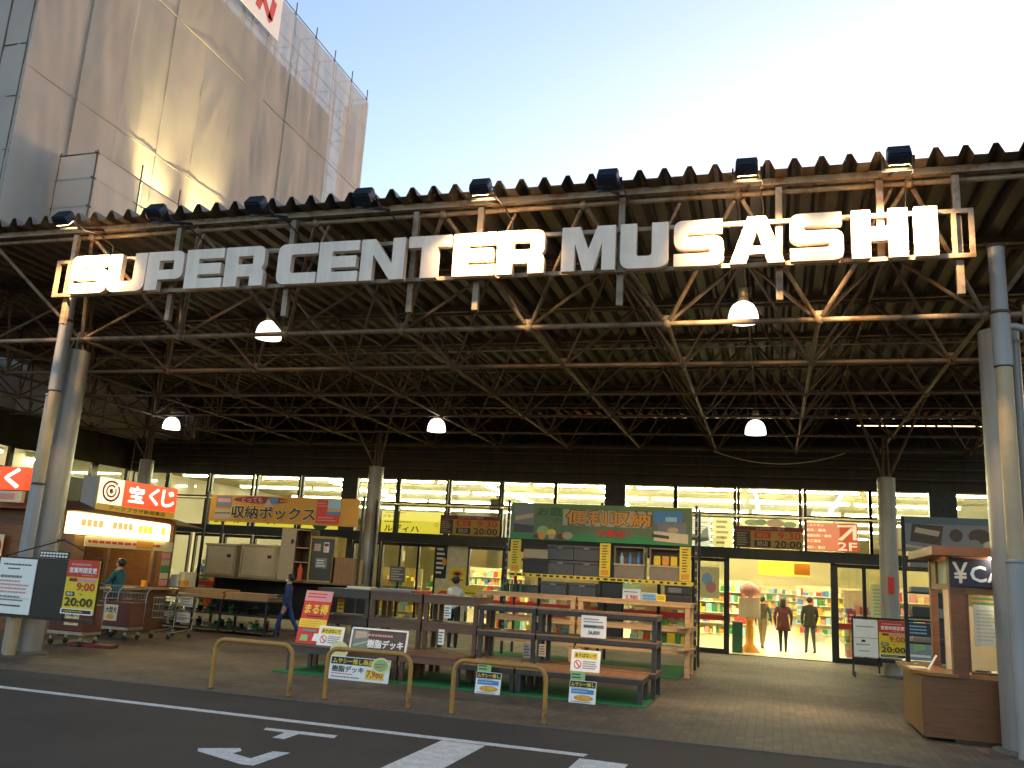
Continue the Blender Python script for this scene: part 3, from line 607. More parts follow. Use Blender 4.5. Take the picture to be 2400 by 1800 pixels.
for y, nm in ((48, 'well behind'), (54, 'far behind'), (61, 'deeper behind'), (69, 'very deep behind'), (77, 'at the end of the shop behind')):
    for x in (-9, -5.4, -1.8, 1.8): tube_light(x, x+3.5, y, y, 5.0, 'fluorescent tube %s the open entrance' % nm)
tube_light(-1.2, 1.7, 28.0, 28.0, 3.6, 'fluorescent tube added just inside the open entrance to brighten it')  # extra tube, added to brighten the doorway
for x, nm in ((-16.2, 'above the orange banner'), (-9.9, 'above the wall clock board'), (-5.7, 'near the dark pier at the centre'), (-.5, 'above the entrance'), (2.2, 'above the red 2F sign')):
    tube_light(x, x, 30.0, 36.5, 4.95, 'fluorescent tube running into the shop %s' % nm)
tube_light(-30, -23.6, 24, 24, 4.8, 'fluorescent tube behind the left wing windows'); tube_light(-30, -23.6, 22, 22, 4.8, 'second fluorescent tube behind the left wing windows, nearer the road')
# shelves of goods seen through the glass
GC = [RED, YEL, WHT, ORG, BLU, GRN, TAN, PNK, LYEL, SKYB, CRM]
def shelf(x, y, wd, ht, label, seed):
    rnd = random.Random(seed)
    t = thing('shop_shelf', label, 'shelf', (x, y, .006), 0, 'shelves of goods inside the shop')
    MB().box(-wd/2, wd/2, .25, .3, 0, ht).build('back_panel', CRM, t)
    for k in range(int(ht/.42)): MB().box(-wd/2, wd/2, -.15, .249, k*.42+.02, k*.42+.05).build('shelf_board', WHT, t)
    b = MB()
    for k in range(int(ht/.42)):
        xx = -wd/2+.03
        while xx < wd/2-.12:
            w_ = rnd.uniform(.08, .25); h_ = rnd.uniform(.14, .33); b.mi = rnd.randrange(len(GC)); b.box(xx, min(xx+w_, wd/2), -.13, .15, k*.42+.051, k*.42+.051+h_); xx += w_+.02
    tag(b.build('goods', GC, t), kind='stuff')
for i, (x, y, wd, ht, nm) in enumerate([(-20, 29.5, 2.4, 1.8, 'behind the lottery stall'), (-16.4, 29.3, 2.6, 1.9, 'behind the beige sheds'), (-12.6, 29.0, 1.6, 1.9, 'behind the left glass doors'), (-11.0, 29.6, 1.4, 1.7, 'left of the cream door panel'), (-8.9, 30.5, 1.2, 1.3, 'behind the man in the white shirt'), (-6.6, 29.2, 2.6, 1.9, 'behind the green banner rack'), (-3.4, 29.0, 2.0, 2.0, 'left of the entrance'), (2.9, 29.0, 1.6, 2.0, 'right of the entrance'), (-2.2, 38, 3, 2.2, 'deep inside beyond the entrance'), (2.6, 44, 3, 2.2, 'far inside beyond the entrance'), (.4, 58, 5, 2.2, 'at the far end seen through the entrance'), (4.5, 33, 2.4, 2.2, 'behind the cash kiosk'), (-14.5, 45, 4, 2.2, 'at the back of the shop on the left'), (-7.5, 45, 4, 2.2, 'at the back of the shop in the middle')]):
    shelf(x, y, wd, ht, 'shelf packed with colourful goods %s' % nm, 40+i)
for x, y, zt, nm in ((-9.0, 28.6, 4.0, 'beside the orange hours sign'), (1.0, 28.8, 4.05, 'above the entrance')):
    t = thing('ceiling_unit', 'grey ceiling box hanging in the upper window %s' % nm, 'box', (x, y, zt)); MB().rbox(-.2, .2, -.15, .15, 0, .38, .02).build('casing', GRY, t); MB().box(-.02, .02, -.02, .02, .38, 1.2).build('hanger', GRY, t)
# ================================================================== signs on and behind the store glass
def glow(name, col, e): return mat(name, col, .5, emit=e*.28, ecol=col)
YGL = glow('backlit yellow film', (.85, .70, .06), .55); WGL = glow('backlit white film', (.85, .80, .55), .6); RGL = glow('backlit red film', (.72, .09, .03), .55); BYL = glow('backlit pale yellow film', (.9, .78, .25), .6)  # films and lettering emit by themselves, imitating shop light shining through
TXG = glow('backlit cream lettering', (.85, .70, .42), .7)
hours = [('r', 0, .80, 1, 1, MAR), ('t', '営業時間のご案内', .30, .84, .72, .96, PNK), ('r', .0, .02, .22, .78, DBR), ('lines', .02, .08, .20, .72, 6, TAN), ('r', .28, .46, .52, .74, RED), ('t', '開店', .32, .50, .48, .70, ORG), ('t', '9:30', .63, .44, .96, .76, RED, .03), ('r', .28, .06, .52, .36, BLK), ('t', '閉店', .32, .10, .48, .32, TAN), ('t', '20:00', .58, .05, .97, .37, BLK, .03)]
HB = flat('ochre hours board', (.50, .29, .04))
board('opening_hours_sign', 'ochre and maroon 9:30 to 20:00 hours board beside the yellow window banner', 'sign', 2.0, .60, (-9.25, 26.62, 3.05), HB, hours, group='opening hours boards on the store front')
board('opening_hours_sign', 'ochre and maroon 9:30 to 20:00 hours board directly over the open entrance', 'sign', 1.88, .62, (-.06, 26.62, 3.05), HB, hours, group='opening hours boards on the store front')
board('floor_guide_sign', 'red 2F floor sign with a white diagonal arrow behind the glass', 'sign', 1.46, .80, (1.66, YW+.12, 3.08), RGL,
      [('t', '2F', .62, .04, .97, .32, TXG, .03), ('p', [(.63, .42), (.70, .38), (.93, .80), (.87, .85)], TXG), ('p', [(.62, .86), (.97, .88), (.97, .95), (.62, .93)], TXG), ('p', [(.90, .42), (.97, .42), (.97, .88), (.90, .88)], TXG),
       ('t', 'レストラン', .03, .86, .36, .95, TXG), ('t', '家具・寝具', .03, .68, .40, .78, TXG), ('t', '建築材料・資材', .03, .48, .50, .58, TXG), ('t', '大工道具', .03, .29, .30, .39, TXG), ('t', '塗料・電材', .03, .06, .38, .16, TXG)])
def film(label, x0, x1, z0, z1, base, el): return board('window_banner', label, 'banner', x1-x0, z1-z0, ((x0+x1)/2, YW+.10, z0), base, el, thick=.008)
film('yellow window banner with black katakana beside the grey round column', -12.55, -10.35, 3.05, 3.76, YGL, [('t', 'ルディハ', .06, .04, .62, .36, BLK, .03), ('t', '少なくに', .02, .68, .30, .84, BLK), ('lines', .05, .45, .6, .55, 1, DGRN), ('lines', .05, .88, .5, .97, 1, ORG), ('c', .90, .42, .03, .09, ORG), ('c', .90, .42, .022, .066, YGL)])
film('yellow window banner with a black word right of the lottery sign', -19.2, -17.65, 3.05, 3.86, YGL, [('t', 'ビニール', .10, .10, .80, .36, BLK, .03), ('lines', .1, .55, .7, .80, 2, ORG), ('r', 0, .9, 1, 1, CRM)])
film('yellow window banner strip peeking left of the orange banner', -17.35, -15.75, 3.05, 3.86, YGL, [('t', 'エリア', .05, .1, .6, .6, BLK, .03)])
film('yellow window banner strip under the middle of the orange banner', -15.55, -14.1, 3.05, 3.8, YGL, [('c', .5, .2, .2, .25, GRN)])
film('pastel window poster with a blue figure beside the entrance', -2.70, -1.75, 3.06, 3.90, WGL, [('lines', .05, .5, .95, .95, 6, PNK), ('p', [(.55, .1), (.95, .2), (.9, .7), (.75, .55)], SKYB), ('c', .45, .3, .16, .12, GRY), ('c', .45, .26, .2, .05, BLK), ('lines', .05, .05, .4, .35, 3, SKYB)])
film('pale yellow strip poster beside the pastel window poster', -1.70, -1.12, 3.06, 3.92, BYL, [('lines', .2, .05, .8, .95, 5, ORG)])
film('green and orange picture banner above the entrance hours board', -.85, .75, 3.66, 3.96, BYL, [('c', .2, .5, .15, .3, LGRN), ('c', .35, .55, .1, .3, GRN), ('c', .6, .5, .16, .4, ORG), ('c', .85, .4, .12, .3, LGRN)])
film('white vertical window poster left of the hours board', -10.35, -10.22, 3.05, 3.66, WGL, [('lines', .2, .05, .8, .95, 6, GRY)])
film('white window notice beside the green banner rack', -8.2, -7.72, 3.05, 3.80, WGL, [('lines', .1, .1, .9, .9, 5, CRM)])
def pst(label, x, z0, wd, h, base, el, y=YW-.03): return board('door_poster', label, 'poster', wd, h, (x, y, z0), base, el, thick=.006)
pst('grey notice sheet on the left glass doors', -11.75, 1.45, .55, .50, GRY, [('lines', .1, .1, .9, .9, 5, WHT)], YW-.045)
pst('black white vertical promotion poster with an orange burst', -10.28, 1.65, .42, 1.05, BLK, [('lines', .15, .1, .8, .95, 6, WHT), ('c', .80, .5, .18, .12, ORG)], YW-.02)
pst('yellow poster with a delivery mark beside the middle doors', -9.68, 1.55, .55, .45, YEL, [('c', .5, .6, .38, .26, ORG), ('c', .5, .6, .22, .12, BLK), ('lines', .1, .08, .9, .28, 1, BLK)], YW-.02)
pst('red circular notice low on the cream panel', -10.10, .95, .5, .35, YEL, [('c', .5, .5, .42, .42, RED), ('lines', .2, .3, .8, .7, 2, WHT)], YW-.02)
pst('bright yellow leaflet board low beside the middle doors', -9.15, 1.02, .8, .45, YEL, [('lines', .1, .2, .9, .6, 2, BLK)], YW-.05)
pst('orange sale poster on the glass left of the entrance', -2.75, 1.15, .6, .55, ORG, [('lines', .1, .2, .9, .8, 3, RED)], YW-.05)
pst('pastel poster on the glass door left of the entrance', -1.78, 1.55, .6, .9, LYEL, [('c', .4, .6, .25, .2, SKYB), ('c', .6, .35, .25, .18, PNK)], YW-.05)
pst('pale green notice on the glass right of the entrance', 2.9, 1.25, .5, .95, LYEL, [('lines', .15, .1, .85, .9, 8, LGRN)], YW-.05)
pst('red price flag on the right glass door', 2.15, 1.1, .22, .35, RED, [('lines', .2, .2, .8, .8, 2, WHT)], YW-.05)
o = board('hanging_banner', 'yellow banner hanging inside the open entrance', 'banner', 1.5, .42, (.35, 28.2, 2.33), YGL, [('r', .70, .1, 1, .9, ORG)], thick=.01)
# entrance: promotional stand and bins
t = thing('promotion_stand', 'orange and white promotion stand just inside the entrance', 'stand', (-.66, 28.6, .006))
MB().lathe([(.30, 0), (.28, .05), (.12, .25), (.10, .9), (.16, 1.0)], n=18).build('base', ORG, t); MB().rbox(-.32, .32, -.04, .04, 1.0, 1.62, .02).build('panel', CRM, t); MB().lathe([(.02, 1.62), (.30, 1.75), (.28, 1.95), (.02, 2.1)], n=18).build('top', PNK, t)
t = thing('umbrella_bag_bin', 'dark green bin standing inside the entrance on the left', 'bin', (-1.0, 28.0, .006)); MB().rbox(-.15, .15, -.15, .15, 0, .85, .03).build('body', DGRN, t); MB().rbox(-.17, .17, -.17, .17, .851, .91, .02).build('lid', GRY, t)
# ================================================================== lottery stall
ls = thing('lottery_stall', 'brown wooden lottery stall left of the columns with a lit yellow awning', 'stall', (0, 0, 0))
STW = mat('stall timber', (.16, .075, .035), .5, 0, var=.3, scale=4, wood=(1, 1, 10)); 
m = MB().box(-18.0, -15.12, 16.4, 19.9, 0, .98).box(-18.0, -15.1, 16.4, 16.5, .98, 2.75).box(-18.0, -15.1, 19.8, 19.9, .98, 2.75).box(-18, -17.9, 16.5, 19.8, .98, 2.75); m.build('wall', STW, ls)
pieces('post', STW, ls, [(-15.2, -15.1, 17.5, 17.6, .98, 2.2), (-15.2, -15.1, 19.15, 19.3, .98, 2.2), (-15.2, -15.1, 16.5, 16.75, .98, 2.2)])
m = MB(); m._add([(-18.4, 16.0, 2.72), (-14.75, 16.0, 2.72), (-14.75, 20.6, 2.62), (-18.4, 20.6, 2.62), (-17.4, 17, 3.0), (-15.6, 17, 3.0), (-15.6, 19.6, 2.95), (-17.4, 19.6, 2.95)], [(0, 1, 5, 4), (1, 2, 6, 5), (2, 3, 7, 6), (3, 0, 4, 7), (4, 5, 6, 7), (3, 2, 1, 0)]); m.build('roof', mat('stall roof', (.12, .05, .025), .6, var=.3), ls)
MB().box(-15.35, -14.95, 16.6, 19.8, 1.0, 1.05).build('counter', PINE, ls)
board('menu_strip', '', '', 3.1, .24, (-14.94, 18.1, 1.96), CRM, [('lines', .03, .2, .97, .8, 1, RED), ('r', .55, .1, .75, .9, ORG)], rz=RAD(90), parent=ls)
aw = MB(); pr = [(-14.86, 2.22), (-14.86, 2.60), (-14.98, 2.70), (-15.09, 2.70), (-15.09, 2.22)]
aw._add([(x, 16.05, zz) for x, zz in pr]+[(x, 19.35, zz) for x, zz in pr], [(0, 5, 6, 1), (1, 6, 7, 2), (2, 7, 8, 3), (3, 8, 9, 4), (4, 9, 5, 0), (0, 1, 2, 3, 4), (9, 8, 7, 6, 5)])
aw = aw.build('lit_awning', mat('lit yellow awning', (.9, .75, .3), emit=.8, ecol=(1, .82, .30)), ls)
m = MB(); m.mi = 0; AP = [glow('faded red print', (.5, .25, .10), 1.2), glow('faded yellow print', (.7, .6, .02), 1.6)]
x = -14.853; ww = random.Random(3)
def blk(y0, y1, z0, z1): m._add([(x, y0, z0), (x, y1, z0), (x, y1, z1), (x, y0, z1)], [(0, 1, 2, 3)])
for y0 in (16.25, 16.43, 16.61, 16.79, 17.25, 17.43, 17.61, 17.79): blk(y0, y0+.15, 2.40, 2.56)
m.mi = 1
for y0 in (18.15, 18.33, 18.51, 19.0): blk(y0, y0+.15, 2.36, 2.54)
m.build('printed_panel', AP, aw)
l = bpy.data.lights.new('awning_light', 'POINT'); l.energy = 10; l.color = (1, .8, .4); l.shadow_soft_size = .1
lo = bpy.data.objects.new('awning_light', l); COL.objects.link(lo); lo.parent = ls; lo.location = (-15.7, 18, 2.3)
# stall contents
b = MB(); rnd = random.Random(5); SM = [CRM, ORG, TAN, YEL, RED, WHT]
for k in range(26):
    b.mi = rnd.randrange(6); y = rnd.uniform(16.8, 19.4); zz = rnd.uniform(1.15, 1.8); b.box(-17.86, -17.84, y, y+rnd.uniform(.12, .4), zz, zz+rnd.uniform(.12, .35))
tag(b.build('poster', SM, ls), kind='stuff')
MB().rbox(-15.25, -15.13, 19.0, 19.12, 1.051, 1.22, .02).build('display_box', ORG, ls)
b = MB()
for k in range(6): b.mi = k % 4; b.box(-15.05, -15.03, 19.42, 19.72, 1.1+k*.17, 1.25+k*.17)
b.build('leaflet_panel', [PNK, CRM, GRN, TAN], ls)
# lottery roof signs
LS = [('r', 0, .22, .29, 1, glow('lit cream panel', (.95, .85, .45), 1.0)), ('r', .29, .22, 1, 1, glow('lit red panel', (.85, .06, .02), 1.0)),
      ('c', .145, .62, .105, .33, RED), ('c', .145, .62, .083, .26, glow('lit cream ring', (.95, .8, .5), .9)), ('c', .145, .62, .062, .20, RED), ('c', .145, .62, .045, .14, MC['lit cream ring']), ('c', .145, .62, .025, .08, RED), ('p', [(.15, .62), (.235, .93), (.255, .88)], MC['lit cream ring']),
      ('t', '宝', .36, .38, .55, .88, glow('lit white lettering', (1, .95, .8), 1.4), .03), ('t', 'く', .62, .38, .74, .90, MC['lit white lettering'], .04), ('t', 'じ', .79, .38, .96, .90, MC['lit white lettering'], .04), ('t', 'アークプラザ新潟東店', .14, .05, .86, .18, BLK, .02)]
o = thing('lottery_roof_sign', 'red and cream lit 宝くじ box sign with a target mark on the lottery stall roof', 'sign', (-15.12, 18.32, 2.80))
board('sign_face', '', '', 2.85, .78, (0.02, 0, .0), glow('ochre sign strip', (.40, .22, .03), .5), LS, rz=RAD(90), parent=o, thick=.03)
MB().box(-.45, -.015, -1.43, 1.43, -.0, .8).build('housing', mat('sign box grey', (.33, .31, .29), .5, var=.1), o); MB().box(-.40, -.05, -1.3, 1.3, -.12, -.001).build('foot', STW, o)
board('lottery_box_sign', 'red lit 宝く sign beyond the drainpipe, partly out of the photo', 'sign', 1.9, .52, (-17.55, 16.2, 3.16), MC['lit red panel'], [('t', '宝', .30, .12, .60, .9, MC['lit white lettering'], .03), ('t', 'く', .70, .08, .92, .92, MC['lit white lettering'], .05)], thick=.2)
board('lottery_strip_sign', 'pale strip sign with faint red and grey print under the red lit 宝く sign', 'sign', 1.9, .26, (-17.55, 16.2, 2.86), CRM, [('lines', .1, .3, .6, .7, 1, GRY), ('r', .66, .25, .9, .75, PNK)], thick=.1)
board('lottery_poster', 'cream poster with big red lettering low at the left edge', 'poster', 1.3, .5, (-17.6, 16.25, 1.62), CRM, [('c', .3, .45, .16, .35, RED), ('c', .62, .45, .18, .38, RED), ('c', .88, .45, .1, .35, RED)], thick=.02)
# ================================================================== hanging notice panels at the left column
NB = thing('hanging_notice', 'black rope hung rail with a bare black panel in front of the left column', 'notice stand', (-12.0, 12.56, 0))
MB().box(-.27, .43, -.0, .03, .70, 1.66).build('black_panel', BLACKM, NB); MB().box(-1.02, 1.06, .035, .06, .66, .72).box(-1.02, -.98, .035, .06, .72, 1.72).box(1.02, 1.06, .035, .06, .72, 1.74).box(-1.02, 1.06, .035, .06, 1.64, 1.69).build('rail', BLACKM, NB)
MB().bar((.12, .1, 2.02), (-.6, .72, 2.02), .03, .03).build('hook_bar', BLACKM, NB)
MB().tube([(-1.0, .03, 1.70), (.12, .1, 2.02)], .012, 6).tube([(.12, .1, 2.02), (1.04, .03, 1.72)], .012, 6).build('rope', BLACKM, NB)
m = MB(); m.mi = 0; m.box(-.24, .40, -.012, -.001, 1.70, 1.82); m.mi = 1
for k in range(9): m.box(-.22+k*.066, -.175+k*.066, -.015, -.0121, 1.72, 1.75); m.box(-.22+k*.066, -.17+k*.066, -.015, -.0121, 1.77, 1.80)
m.build('header_plate', [BLACKM, WHT], NB)
board('notice_board', 'white notice sheet of small red and grey lines beside the bare black panel', 'notice', .80, .94, (-12.66, 12.54, .72), WHT, [('lines', .12, .86, .9, .92, 1, BLK), ('lines', .25, .79, .7, .84, 1, BLK), ('lines', .08, .62, .95, .72, 1, GRY), ('lines', .06, .36, .92, .62, 4, PNK), ('lines', .06, .22, .9, .34, 2, GRY), ('r', .04, .285, .96, .29, GRY), ('lines', .2, .12, .8, .18, 1, BLK)])
hrs = [('r', 0, .68, 1, 1, RED), ('lines', .12, .87, .92, .96, 1, PNK), ('t', '営業時間変更', .08, .76, .94, .86, WHT, .03), ('lines', .5, .70, .9, .74, 1, PNK), ('r', .12, .60, .36, .66, MAR), ('r', .38, .60, .95, .66, PNK), ('t', '9:00', .38, .44, .94, .58, RED, .035), ('r', .08, .33, .34, .41, BLK), ('t', '閉店', .12, .345, .30, .395, WHT), ('t', '～', .5, .355, .6, .385, BLK), ('t', '20:00', .08, .15, .94, .30, BLK, .035), ('r', 0, 0, 1, .10, WHT), ('r', .04, .02, .96, .085, BLK), ('lines', .1, .035, .9, .07, 1, YEL)]
board('hours_poster', 'red and yellow 9:00 to 20:00 poster beside the bare black panel', 'poster', .66, .90, (-11.26, 12.54, .80), YEL, hrs, group='red and yellow 9:00 to 20:00 posters')
# pet carts
def wheel(p, x, y, r=.06):
    w_ = MB(); bm = bmesh.new(); bmesh.ops.create_cone(bm, cap_ends=True, segments=14, radius1=r, radius2=r, depth=.035)
    for v in bm.verts: v.co = Vector((x+v.co.z, y+v.co.y, r+v.co.x))
    w_.bm(bm); w_.build('wheel', RUBBER, p); MB().box(x-.03, x+.03, y-.02, y+.02, r+.02, r*2+.05).build('caster_fork', CHROME, p)
def pet_cart(label, loc, basket):
    t = thing('pet_cart', label, 'cart', loc, 0, 'red shopping carts for dogs')
    MB().rbox(-.42, .42, -.25, .25, .28, .80, .015).build('red_box', REDBOX, t); MB().box(-.43, .43, -.26, .26, .22, .28).build('chassis', CHROME, t)
    for x in (-.36, .36):
        for y in (-.2, .2): wheel(t, x, y)
    f = MB()
    for x in (-.38, .38): f.tube([(x, .28, .28), (x, .30, 1.0), (x, .42, 1.12)], .013, 6)
    f.tube([(-.38, .42, 1.12), (.38, .42, 1.12)], .014, 6); f.build('handle', CHROME, t)
    b = board('dog_label', '', '', .34, .34, (.12 if not basket else -.05, -.262, .40), CRM, [('t', '大型犬', .08, .50, .92, .86, BLK, .03), ('c', .5, .25, .3, .16, ORG)], parent=t, thick=.006)
    if basket:
        k = MB()
        for zz in (.86, 1.0, 1.14): k.tube([(-.38, -.2, zz), (.38, -.2, zz), (.40, .25, zz), (-.40, .25, zz), (-.38, -.2, zz)], .006, 5)
        for i in range(10): k.tube([(-.36+i*.08, -.2, .86), (-.36+i*.08, -.2, 1.14)], .004, 4); k.tube([(-.36+i*.08, .25, .86), (-.36+i*.08, .25, 1.14)], .004, 4)
        k.build('wire_basket', CHROME, t)
    return t
pet_cart('red box dog cart half hidden behind the hours poster on the left', (-13.45, 15.0, .004), False)
pet_cart('red box dog cart with wire basket and dog label, right of the hours poster', (-13.85, 16.75, .004), True)
t = thing('shopping_cart', 'empty wire shopping cart parked behind the dog carts', 'cart', (-13.35, 17.9, .004))
k = MB()
for zz in (.45, .6, .75, .9): k.tube([(-.26, -.4, zz), (.26, -.4, zz), (.28, .4, zz), (-.28, .4, zz), (-.26, -.4, zz)], .007, 5)
for i in range(8): k.tube([(-.25+i*.07, -.4, .45), (-.25+i*.07, -.4, .9)], .004, 4); k.tube([(-.26, -.4+i*.11, .45), (-.27, -.4+i*.11, .9)], .004, 4); k.tube([(.26, -.4+i*.11, .45), (.27, -.4+i*.11, .9)], .004, 4)
k.build('wire_basket', CHROME, t); MB().tube([(-.25, -.4, .14), (-.25, .4, .2), (-.27, .45, 1.0), (.27, .45, 1.0), (.25, .4, .2), (.25, -.4, .14)], .014, 6).build('frame', CHROME, t)
for x in (-.23, .23):
    for y in (-.38, .38): wheel(t, x, y)
o = MB().rbox(-.45, .45, -.16, .16, 0, .06, .01).build('timber_offcut', REDBOX); o.location = (-12.95, 15.0, .005); o.rotation_euler = (0, 0, .2); tag(o, 'reddish plank lying on the paving beside the dog carts', 'plank')
# ================================================================== guard rails
RUSTY = mat('rusty base strip', (.16, .06, .03), .8, 0, var=.5, scale=9)
def guard(wd):
    t = thing('guard_rail', '', 'guard rail', (0, 0, 0), 0, 'ochre hoop rails along the kerb')
    h, rad = .70, .16; pts = [(-wd/2, 0, 0)]
    for k in range(7): a = math.pi-k*math.pi/12; pts.append((-wd/2+rad+rad*math.cos(a), 0, h-rad+rad*math.sin(a)))
    for k in range(7): a = math.pi/2-k*math.pi/12; pts.append((wd/2-rad+rad*math.cos(a), 0, h-rad+rad*math.sin(a)))
    pts.append((wd/2, 0, 0)); MB().tube(pts, .031, 12).build('hoop', OCHRE, t)
    m = MB()
    for x in (-wd/2, wd/2): m.lathe([(.05, 0), (.05, .012), (.034, .014)], (x, 0, .0), 12)
    m.build('foot', RUSTY, t); MB().box(-wd/2+.3, wd/2-.1, -.16, -.08, .0, .006).build('rust_strip', RUSTY, t); return t
G0 = guard(1.28); G0.location = (-7.22, 11.62, .004); G0['label'] = 'ochre hoop guard rail standing alone on the left, nothing behind it but paving'
dup(G0, 'ochre hoop guard rail in front of the wide price board for the decks', (-5.43, 11.72, .004))
dup(G0, 'ochre hoop guard rail in front of the charcoal deck', (-3.48, 11.62, .004))
# ================================================================== turf mats and deck displays
tag(MB().box(-8.3, -1.86, 14.0, 16.1, .005, .02).build('turf_mat', GREEN), 'green turf mat under the front brown and charcoal decks', 'mat')
tag(MB().box(-6.6, -1.83, 18.7, 21.6, .005, .02).build('turf_mat', GREEN), 'green turf mat under the pale timber decks', 'mat')
def deck(x0, x1, y0, dp, z0, z1, m, top, label, cat='deck', grp=None, ap=.13, blocks=False, legw=.07):
    t = thing('display_deck', label, cat, ((x0+x1)/2, y0, z0), 0, grp); wd = x1-x0; h = z1-z0
    a = MB(); a.box(-wd/2, wd/2, 0, .03, h-ap, h-.021).box(-wd/2, wd/2, dp-.03, dp, h-ap, h-.021).box(-wd/2, -wd/2+.03, .031, dp-.031, h-ap, h-.021).box(wd/2-.03, wd/2, .031, dp-.031, h-ap, h-.021)
    if blocks:
        k = int(wd/.24)
        for i in range(k): a.box(-wd/2+.02+i*wd/k, -wd/2+.015+(i+.86)*wd/k, -.012, -.001, h-.085, h-.022)
    a.build('apron', m, t)
    b = MB(); n = max(3, int(dp/.14))
    if blocks:
        n = max(4, int(wd/.2))
        for i in range(n): b.box(-wd/2-.005+i*(wd+.01)/n, -wd/2-.012+(i+1)*(wd+.01)/n, -.005, dp+.005, h-.02, h)
    else:
        for i in range(n): b.box(-wd/2-.01, wd/2+.01, -.012+i*(dp+.02)/n, -.020+(i+1)*(dp+.02)/n, h-.02, h)
    b.build('deck_boards', top, t)
    for x in (-wd/2+legw*.6, wd/2-legw*.6):
        for y in (.07, dp-.07): MB().box(x-legw/2, x+legw/2, y-legw/2+.001, y+legw/2, 0, h-ap-.001 if not blocks else h-ap+.001-.002).build('leg', m, t)
    return t
nm = ['grey brown', 'dark brown', 'reddish brown']; mats_ = [GREYD, BROWND, mat('reddish brown resin deck', (.15, .074, .045), .55, 0, var=.25, scale=5, wood=(1, 8, 8))]
xs_ = [(-8.20, -7.16), (-7.12, -6.10), (-6.06, -5.03)]
g1 = 'resin decks stacked in columns'
for i, (a, b) in enumerate(xs_):
    deck(a, b, 14.25, .88, .021, .46, mats_[i], mats_[i], '%s low deck in the front row, %s' % (nm[i], ['under the leaning red board', 'behind the wide price board', 'left of the charcoal decks']  [i]), grp=g1)
    for k, (z0, z1, pos) in enumerate(((.021, .47, 'bottom'), (.471, .96, 'middle'), (.961, 1.44, 'top'))):
        deck(a, b, 15.2, .9, z0, z1, mats_[i], mats_[i], '%s deck, %s of the %s brown stack' % (nm[i], pos, ['left', 'central', 'right'][i]), grp=g1, ap=.16)
g2 = 'charcoal framed decks with tan boards'
for a, b, s in ((-5.02, -4.0, 'narrow'), (-3.97, -1.93, 'wide')):
    deck(a, b, 14.15, .82, .021, .41, CHARD, TOPD, '%s low charcoal deck with tan boards in the front row' % s, grp=g2, blocks=True, ap=.10)
    for z0, z1, pos in ((.021, .43, 'bottom'), (.431, .91, 'middle'), (.911, 1.34, 'top')):
        deck(a+.08 if s == 'narrow' else a+.1, b+.1, 15.0, .8, z0, z1, CHARD, TOPD, '%s charcoal deck, %s of its stack' % (s, pos), grp=g2, blocks=True, ap=.10)
g3 = 'pale timber decks stacked behind'
for a, b, s in ((-6.3, -4.05, 'left'), (-4.0, -1.62, 'right')):
    for z0, z1, pos in ((.021, .56, 'bottom'), (.561, 1.0, 'middle'), (1.001, 1.50, 'top')):
        deck(a, b, 18.9, .95, z0, z1, PINE, PINE, 'pale timber deck, %s of the %s stack under the green banner rack' % (pos, s), grp=g3, ap=.09, legw=.10)
for x, y, z0 in ((-1.75, 18.6, .56), (-1.75, 18.6, 1.0)):
    o = MB().rbox(-.10, .10, -.45, .3, 0, .035, .005).build('timber_plank', PINE); o.location = (x+.05, y+.4, z0+.001); o.rotation_euler = (0, 0, -.25); tag(o, 'loose pale plank jutting out at the right end of the %s timber deck' % ('bottom' if z0 < .8 else 'middle'), 'plank')
# signs on and around the decks
board('promotion_board', 'tall leaning red board with yellow まる得 lettering on the left front deck', 'sign', .56, .95, (-7.95, 14.55, .462), RED,
      [('r', 0, .80, 1, 1, PNK), ('lines', .1, .85, .9, .97, 2, RED), ('t', 'まる得', .10, .56, .95, .74, YEL, .04), ('lines', .2, .49, .85, .54, 1, BLK), ('r', 0, .30, 1, .46, YEL), ('lines', .08, .32, .92, .44, 3, ORG), ('r', .2, .22, .7, .27, GRY), ('p', [(.15, .05), (.45, .05), (.42, .16), (.18, .16)], LGRN), ('p', [(.6, .06), (.9, .06), (.85, .2), (.65, .2)], WHT)], rz=-.05, tilt=14)
np_ = [('r', .10, .60, .90, .90, YEL), ('t', 'あそばないで', .14, .66, .86, .84, BLK, .03), ('c', .24, .32, .13, .20, RED), ('c', .24, .32, .10, .155, WHT), ('p', [(.16, .42), (.19, .46), (.33, .22), (.30, .18)], RED), ('lines', .42, .12, .92, .52, 4, GRY)]
board('no_play_sign', 'white no playing sign with a yellow band leaning beside the tall red board', 'sign', .50, .34, (-7.52, 14.50, .462), WHT, np_, tilt=14, group='white no playing signs')
board('no_play_sign', 'white no playing sign with a yellow band standing on the wide charcoal deck', 'sign', .48, .34, (-2.90, 14.45, .412), WHT, np_, tilt=12, group='white no playing signs')
board('deck_name_board', 'dark picture board reading 樹脂デッキ on the front brown deck', 'sign', 1.02, .33, (-6.58, 14.50, .462), flat('brown print', (.09, .05, .035)),
      [('p', [(.01, .03), (.32, .03), (.30, .97), (.01, .97)], GRY), ('p', [(.03, .1), (.3, .35), (.3, .45), (.03, .2)], LGRN), ('p', [(.05, .5), (.28, .6), (.26, .9), (.05, .9)], TAN), ('t', '樹脂デッキ', .30, .10, .96, .52, WHT, .035), ('lines', .28, .62, .95, .86, 1, PNK)], tilt=12, frame=WHT)
